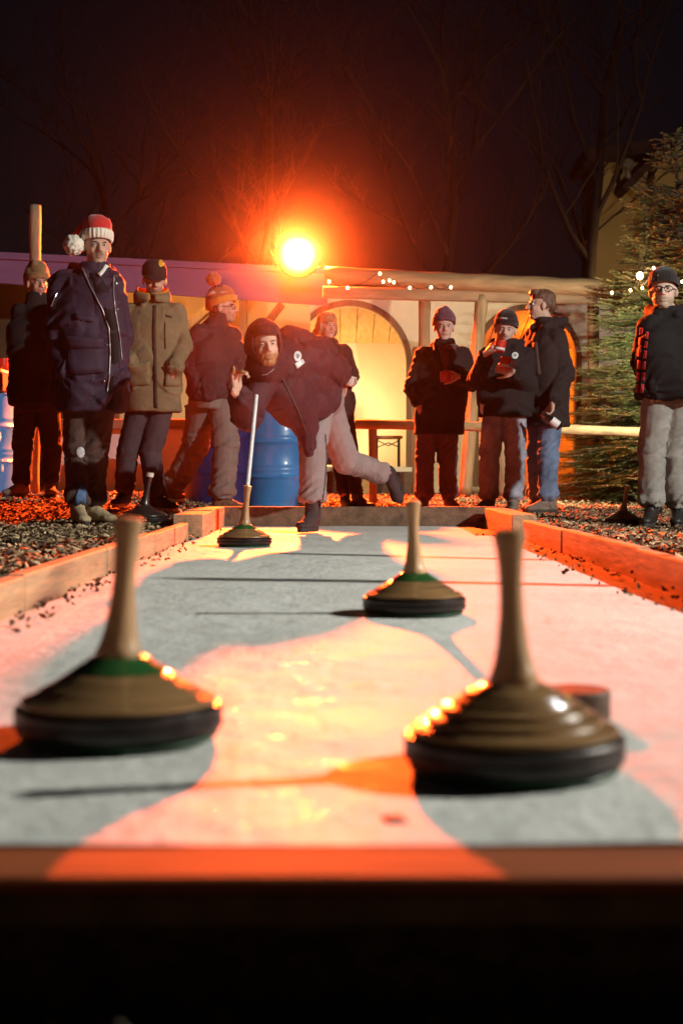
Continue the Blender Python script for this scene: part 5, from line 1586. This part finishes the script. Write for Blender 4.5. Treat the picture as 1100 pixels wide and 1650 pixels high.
# ------------------------------------------------------------------ fir tree
def fir(x, y, H, Rb, label, seed, nb=300):
    rnd = random.Random(seed)
    z0 = float(zg(x, y))
    root = empty('fir_tree', (x, y, z0), label, 'tree')
    G().tube([(x, y, z0 - .05), (x + .02, y, z0 + H * .4), (x, y + .02, z0 + H * .98)], [.075, .05, .008], 10).obj('trunk', wood('fir_bark', (.12, .08, .05), along=2), root, True)
    bv = G(); V = []; T = []; colr = []
    def needles(p, d, L, up, dens, nl):
        n_ = max(3, int(L * dens))
        for i in range(n_):
            t = (i + rnd.random()) / n_
            b = p + d * (L * t)
            for sgn in (-1, 1):
                side = d.cross(up)
                if side.length < .01: side = Vector((1, 0, 0))
                side.normalize()
                a = rnd.uniform(.55, 1.1)
                nd = (d * math.cos(a) + side * sgn * math.sin(a) + up * rnd.uniform(-.15, .4)).normalized()
                l_ = nl * rnd.uniform(.7, 1.2) * (1 - .35 * t)
                w_ = nd.cross(up).normalized() * .0055
                k = len(V)
                V.extend([b - w_, b + w_, b + nd * l_ + w_ * .4, b + nd * l_ - w_ * .4 + up * .003]); T.append((k, k + 1, k + 2, k + 3))
                colr.append(t)
    for i in range(nb):
        f = (i + rnd.random()) / nb
        hz = .12 + (H - .22) * f ** 1.12
        az = i * 2.39996 + rnd.uniform(-.3, .3)
        # fewer on the hidden far side
        if math.sin(az) > .75 and rnd.random() < .6: continue
        if hz > .58 * H and rnd.random() < .5: continue
        L = Rb * (1 - hz / H) ** .85 * rnd.uniform(.72, 1.1) + .10
        out = Vector((math.cos(az), math.sin(az), 0))
        rise = .34 * (hz / H) + .04 + rnd.uniform(-.08, .1)
        pts = []; n_ = 9
        for k in range(n_ + 1):
            t = k / n_
            pts.append(Vector((x, y, z0 + hz)) + out * (L * t) + Vector((0, 0, L * (rise * t - .34 * t * t + .16 * t ** 4))) + Vector((rnd.uniform(-.012, .012), rnd.uniform(-.012, .012), rnd.uniform(-.01, .01))))
        bv.tube(pts, [.013 * (1 - .8 * k / n_) * (.5 + L) for k in range(n_ + 1)], 5)
        up = Vector((0, 0, 1))
        # twigs in flat sprays
        nt_ = int(L / .048)
        for q in range(nt_):
            t = .16 + .84 * q / nt_
            s = t * n_; a = min(int(s), n_ - 1); p = pts[a].lerp(pts[a + 1], s - a); d = (pts[a + 1] - pts[a]).normalized()
            side = d.cross(up).normalized()
            sg = 1 if q % 2 else -1
            tl = (.30 * L * math.sin(math.pi * min(1, .18 + t * .82)) + .07) * rnd.uniform(.7, 1.2)
            td = (d * .72 + side * sg * .75 + up * rnd.uniform(-.22, .08)).normalized()
            needles(p, td, tl, up, 62, .030)
            if tl > .16:
                for r in (.35, .6):
                    d3 = (td * .8 + d * .5 * 1 + up * rnd.uniform(-.15, .1)).normalized(); needles(p + td * tl * r, d3, tl * .5, up, 60, .027)
        needles(pts[-2], (pts[-1] - pts[-2]).normalized(), (pts[-1] - pts[-2]).length + .05, up, 80, .030)
    bv.obj('branches', MATS['fir_bark'], root, True)
    me = bpy.data.meshes.new('needles')
    VA = np.array([tuple(v) for v in V]); FA = np.array(T)
    me.vertices.add(len(VA)); me.vertices.foreach_set('co', VA.ravel())
    me.loops.add(len(FA) * 4); me.loops.foreach_set('vertex_index', FA.ravel().astype(np.int32))
    me.polygons.add(len(FA)); me.polygons.foreach_set('loop_start', np.arange(len(FA)) * 4); me.update(calc_edges=True)
    lit_tipc = np.array([.34, .44, .20]); inc = np.array([.08, .13, .05])  # lit tips put into the needle colour, paler toward each twig end
    cc = inc + (lit_tipc - inc) * (np.array(colr)[:, None] ** 1.5) * (.6 + .6 * rng.random((len(colr), 1)))
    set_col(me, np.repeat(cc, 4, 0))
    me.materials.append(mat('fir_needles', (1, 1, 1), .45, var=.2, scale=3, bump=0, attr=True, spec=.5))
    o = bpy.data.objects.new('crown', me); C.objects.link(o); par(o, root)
    print('fir needles', len(T))
    return root
TX, TY = at(1088, 600, 14.2).x, 14.2
fir(TX, TY, 3.75, 1.28, 'large fir tree with warm light bulbs at the right edge', 5, 760)
lights('warm light bulbs hung among the fir branches', [(985, 470), (1015, 466), (1030, 440), (1034, 462), (1052, 430), (1098, 452)], TY - .95, tuple(at(1030, 450, TY - .9)), big=(2,), r=.012)
ld = bpy.data.lights.new('bulb_glow', 'POINT'); ld.energy = 5; ld.color = (1, .55, .2); ld.shadow_soft_size = .04
lo = bpy.data.objects.new('bulb_glow', ld); C.objects.link(lo); lo.location = at(1030, 446, TY - 1.0)
lo.parent = [o for o in C.objects if o.name.startswith('string_lights')][-1]; lo.matrix_parent_inverse = Matrix.Translation(lo.parent.location).inverted()

# small ground spotlight that washes the fir from below, behind the bearded man
SX, SY = at(1064, 800, 11.4).x, 11.4; SZ = float(zg(SX, SY))
gs = empty('ground_spotlight', (SX, SY, SZ), 'garden spotlight on a stake hidden behind the bearded man', 'spotlight')
sdir = Vector((-.16, .97, -.09)).normalized(); rot = sdir.to_track_quat('Z', 'Y').to_matrix()
autosmooth(G().lathe((SX, SY, SZ + 1.30), [(.03, -.06), (.05, -.03), (.055, .03), (.05, .035)], 20, np.array(rot)).obj('housing', M_housing, gs))
G().lathe((SX, SY, SZ + 1.30), [(.046, .036), (.03, .042)], 20, np.array(rot)).obj('lens', mat('spot_lens', (.9, .9, .8), .3, emit=(1, .85, .55), estr=30, bump=0), gs)
G().tube([(SX, SY, SZ - .03), (SX, SY, SZ + 1.28)], .012, 6).obj('stake', M_housing, gs)
ld = bpy.data.lights.new('tree_wash', 'SPOT'); ld.energy = 850; ld.color = (1, .86, .52); ld.spot_size = R(92); ld.spot_blend = 1.0; ld.shadow_soft_size = .03
lo = bpy.data.objects.new('tree_wash', ld); C.objects.link(lo); lo.location = Vector((SX, SY, SZ + 1.30)) + sdir * .06; aim_light(lo, lo.location + sdir)
lo.parent = gs; lo.matrix_parent_inverse = Matrix.Translation(gs.location).inverted()

# ------------------------------------------------------------------ bare trees in the night
M_bark = mat('bare_bark', (.022, .017, .015), .9, var=.3, scale=5, bump=.5)
def bare(x, y, H, label, seed, lean=0.0, r0=.16):
    rnd = random.Random(seed)
    root = empty('bare_tree', (x, y, 0), label, 'tree', 'bare winter trees behind the booths')
    tk = G(); br = G()
    def grow(p, d, L, r, dep):
        n_ = 6; pts = [p]; rr = [r]
        for k in range(n_):
            d = (d + Vector((rnd.uniform(-.2, .2), rnd.uniform(-.2, .2), rnd.uniform(-.06, .16)))).normalized()
            p = p + d * (L / n_); pts.append(p.copy()); rr.append(r * (1 - .5 * (k + 1) / n_))
        (tk if dep == 0 else br).tube(pts, rr, 8 if dep < 2 else 4, False)
        if dep < 4:
            nb = (9, 5, 4, 3)[dep]
            for i in range(nb):
                t = (.35 if dep == 0 else .2) + .8 * (i + rnd.random() * .6) / nb
                t = min(t, .99); s = t * n_; a = min(int(s), n_ - 1); q = pts[a].lerp(pts[a + 1], s - a)
                az = rnd.uniform(0, 6.28); e = rnd.uniform(.5, 1.0)
                nd = (d * math.cos(e) + Vector((math.cos(az), math.sin(az), rnd.uniform(-.1, .5))) * math.sin(e)).normalized()
                grow(q, nd, L * rnd.uniform(.38, .58), max(rr[a] * .5, .008), dep + 1)
    grow(Vector((x, y, 0)), Vector((lean, 0, 1)).normalized(), H, r0, 0)
    tk.obj('trunk', M_bark, root, True); o = br.obj('branches', M_bark, root, True)
    return root
bare(at(925, 400, 23).x, 23, 8.6, 'slender bare tree rising above the right half of the pergola', 2, .01, .12)
bare(at(735, 400, 25).x, 25, 7.5, 'bare tree with wide twigs above the middle of the pergola', 8, -.05, .12)
bare(at(395, 400, 26).x, 26, 7.2, 'bare tree in the dark above the bobble hat man', 14, .04, .11)
bare(at(170, 400, 27).x, 27, 6.5, 'bare tree in the dark above the man in the santa hat', 23, .02, .11)

# ------------------------------------------------------------------ night air
hz_ = G(); hz_.box((0, 20, 6.0), (66, 48, 14.6)); ho = hz_.obj('haze'); tag(ho, kind='stuff')
hm = bpy.data.materials.new('night_haze'); hm.use_nodes = True; nt = hm.node_tree
for n_ in list(nt.nodes):
    if n_.type != 'OUTPUT_MATERIAL': nt.nodes.remove(n_)
pv = nt.nodes.new('ShaderNodeVolumePrincipled'); pv.inputs['Density'].default_value = HAZE; pv.inputs['Anisotropy'].default_value = HG
pv.inputs['Color'].default_value = (.9, .9, .92, 1)
nt.links.new(pv.outputs[0], nt.nodes['Material Output'].inputs['Volume'])
ho.data.materials.append(hm)
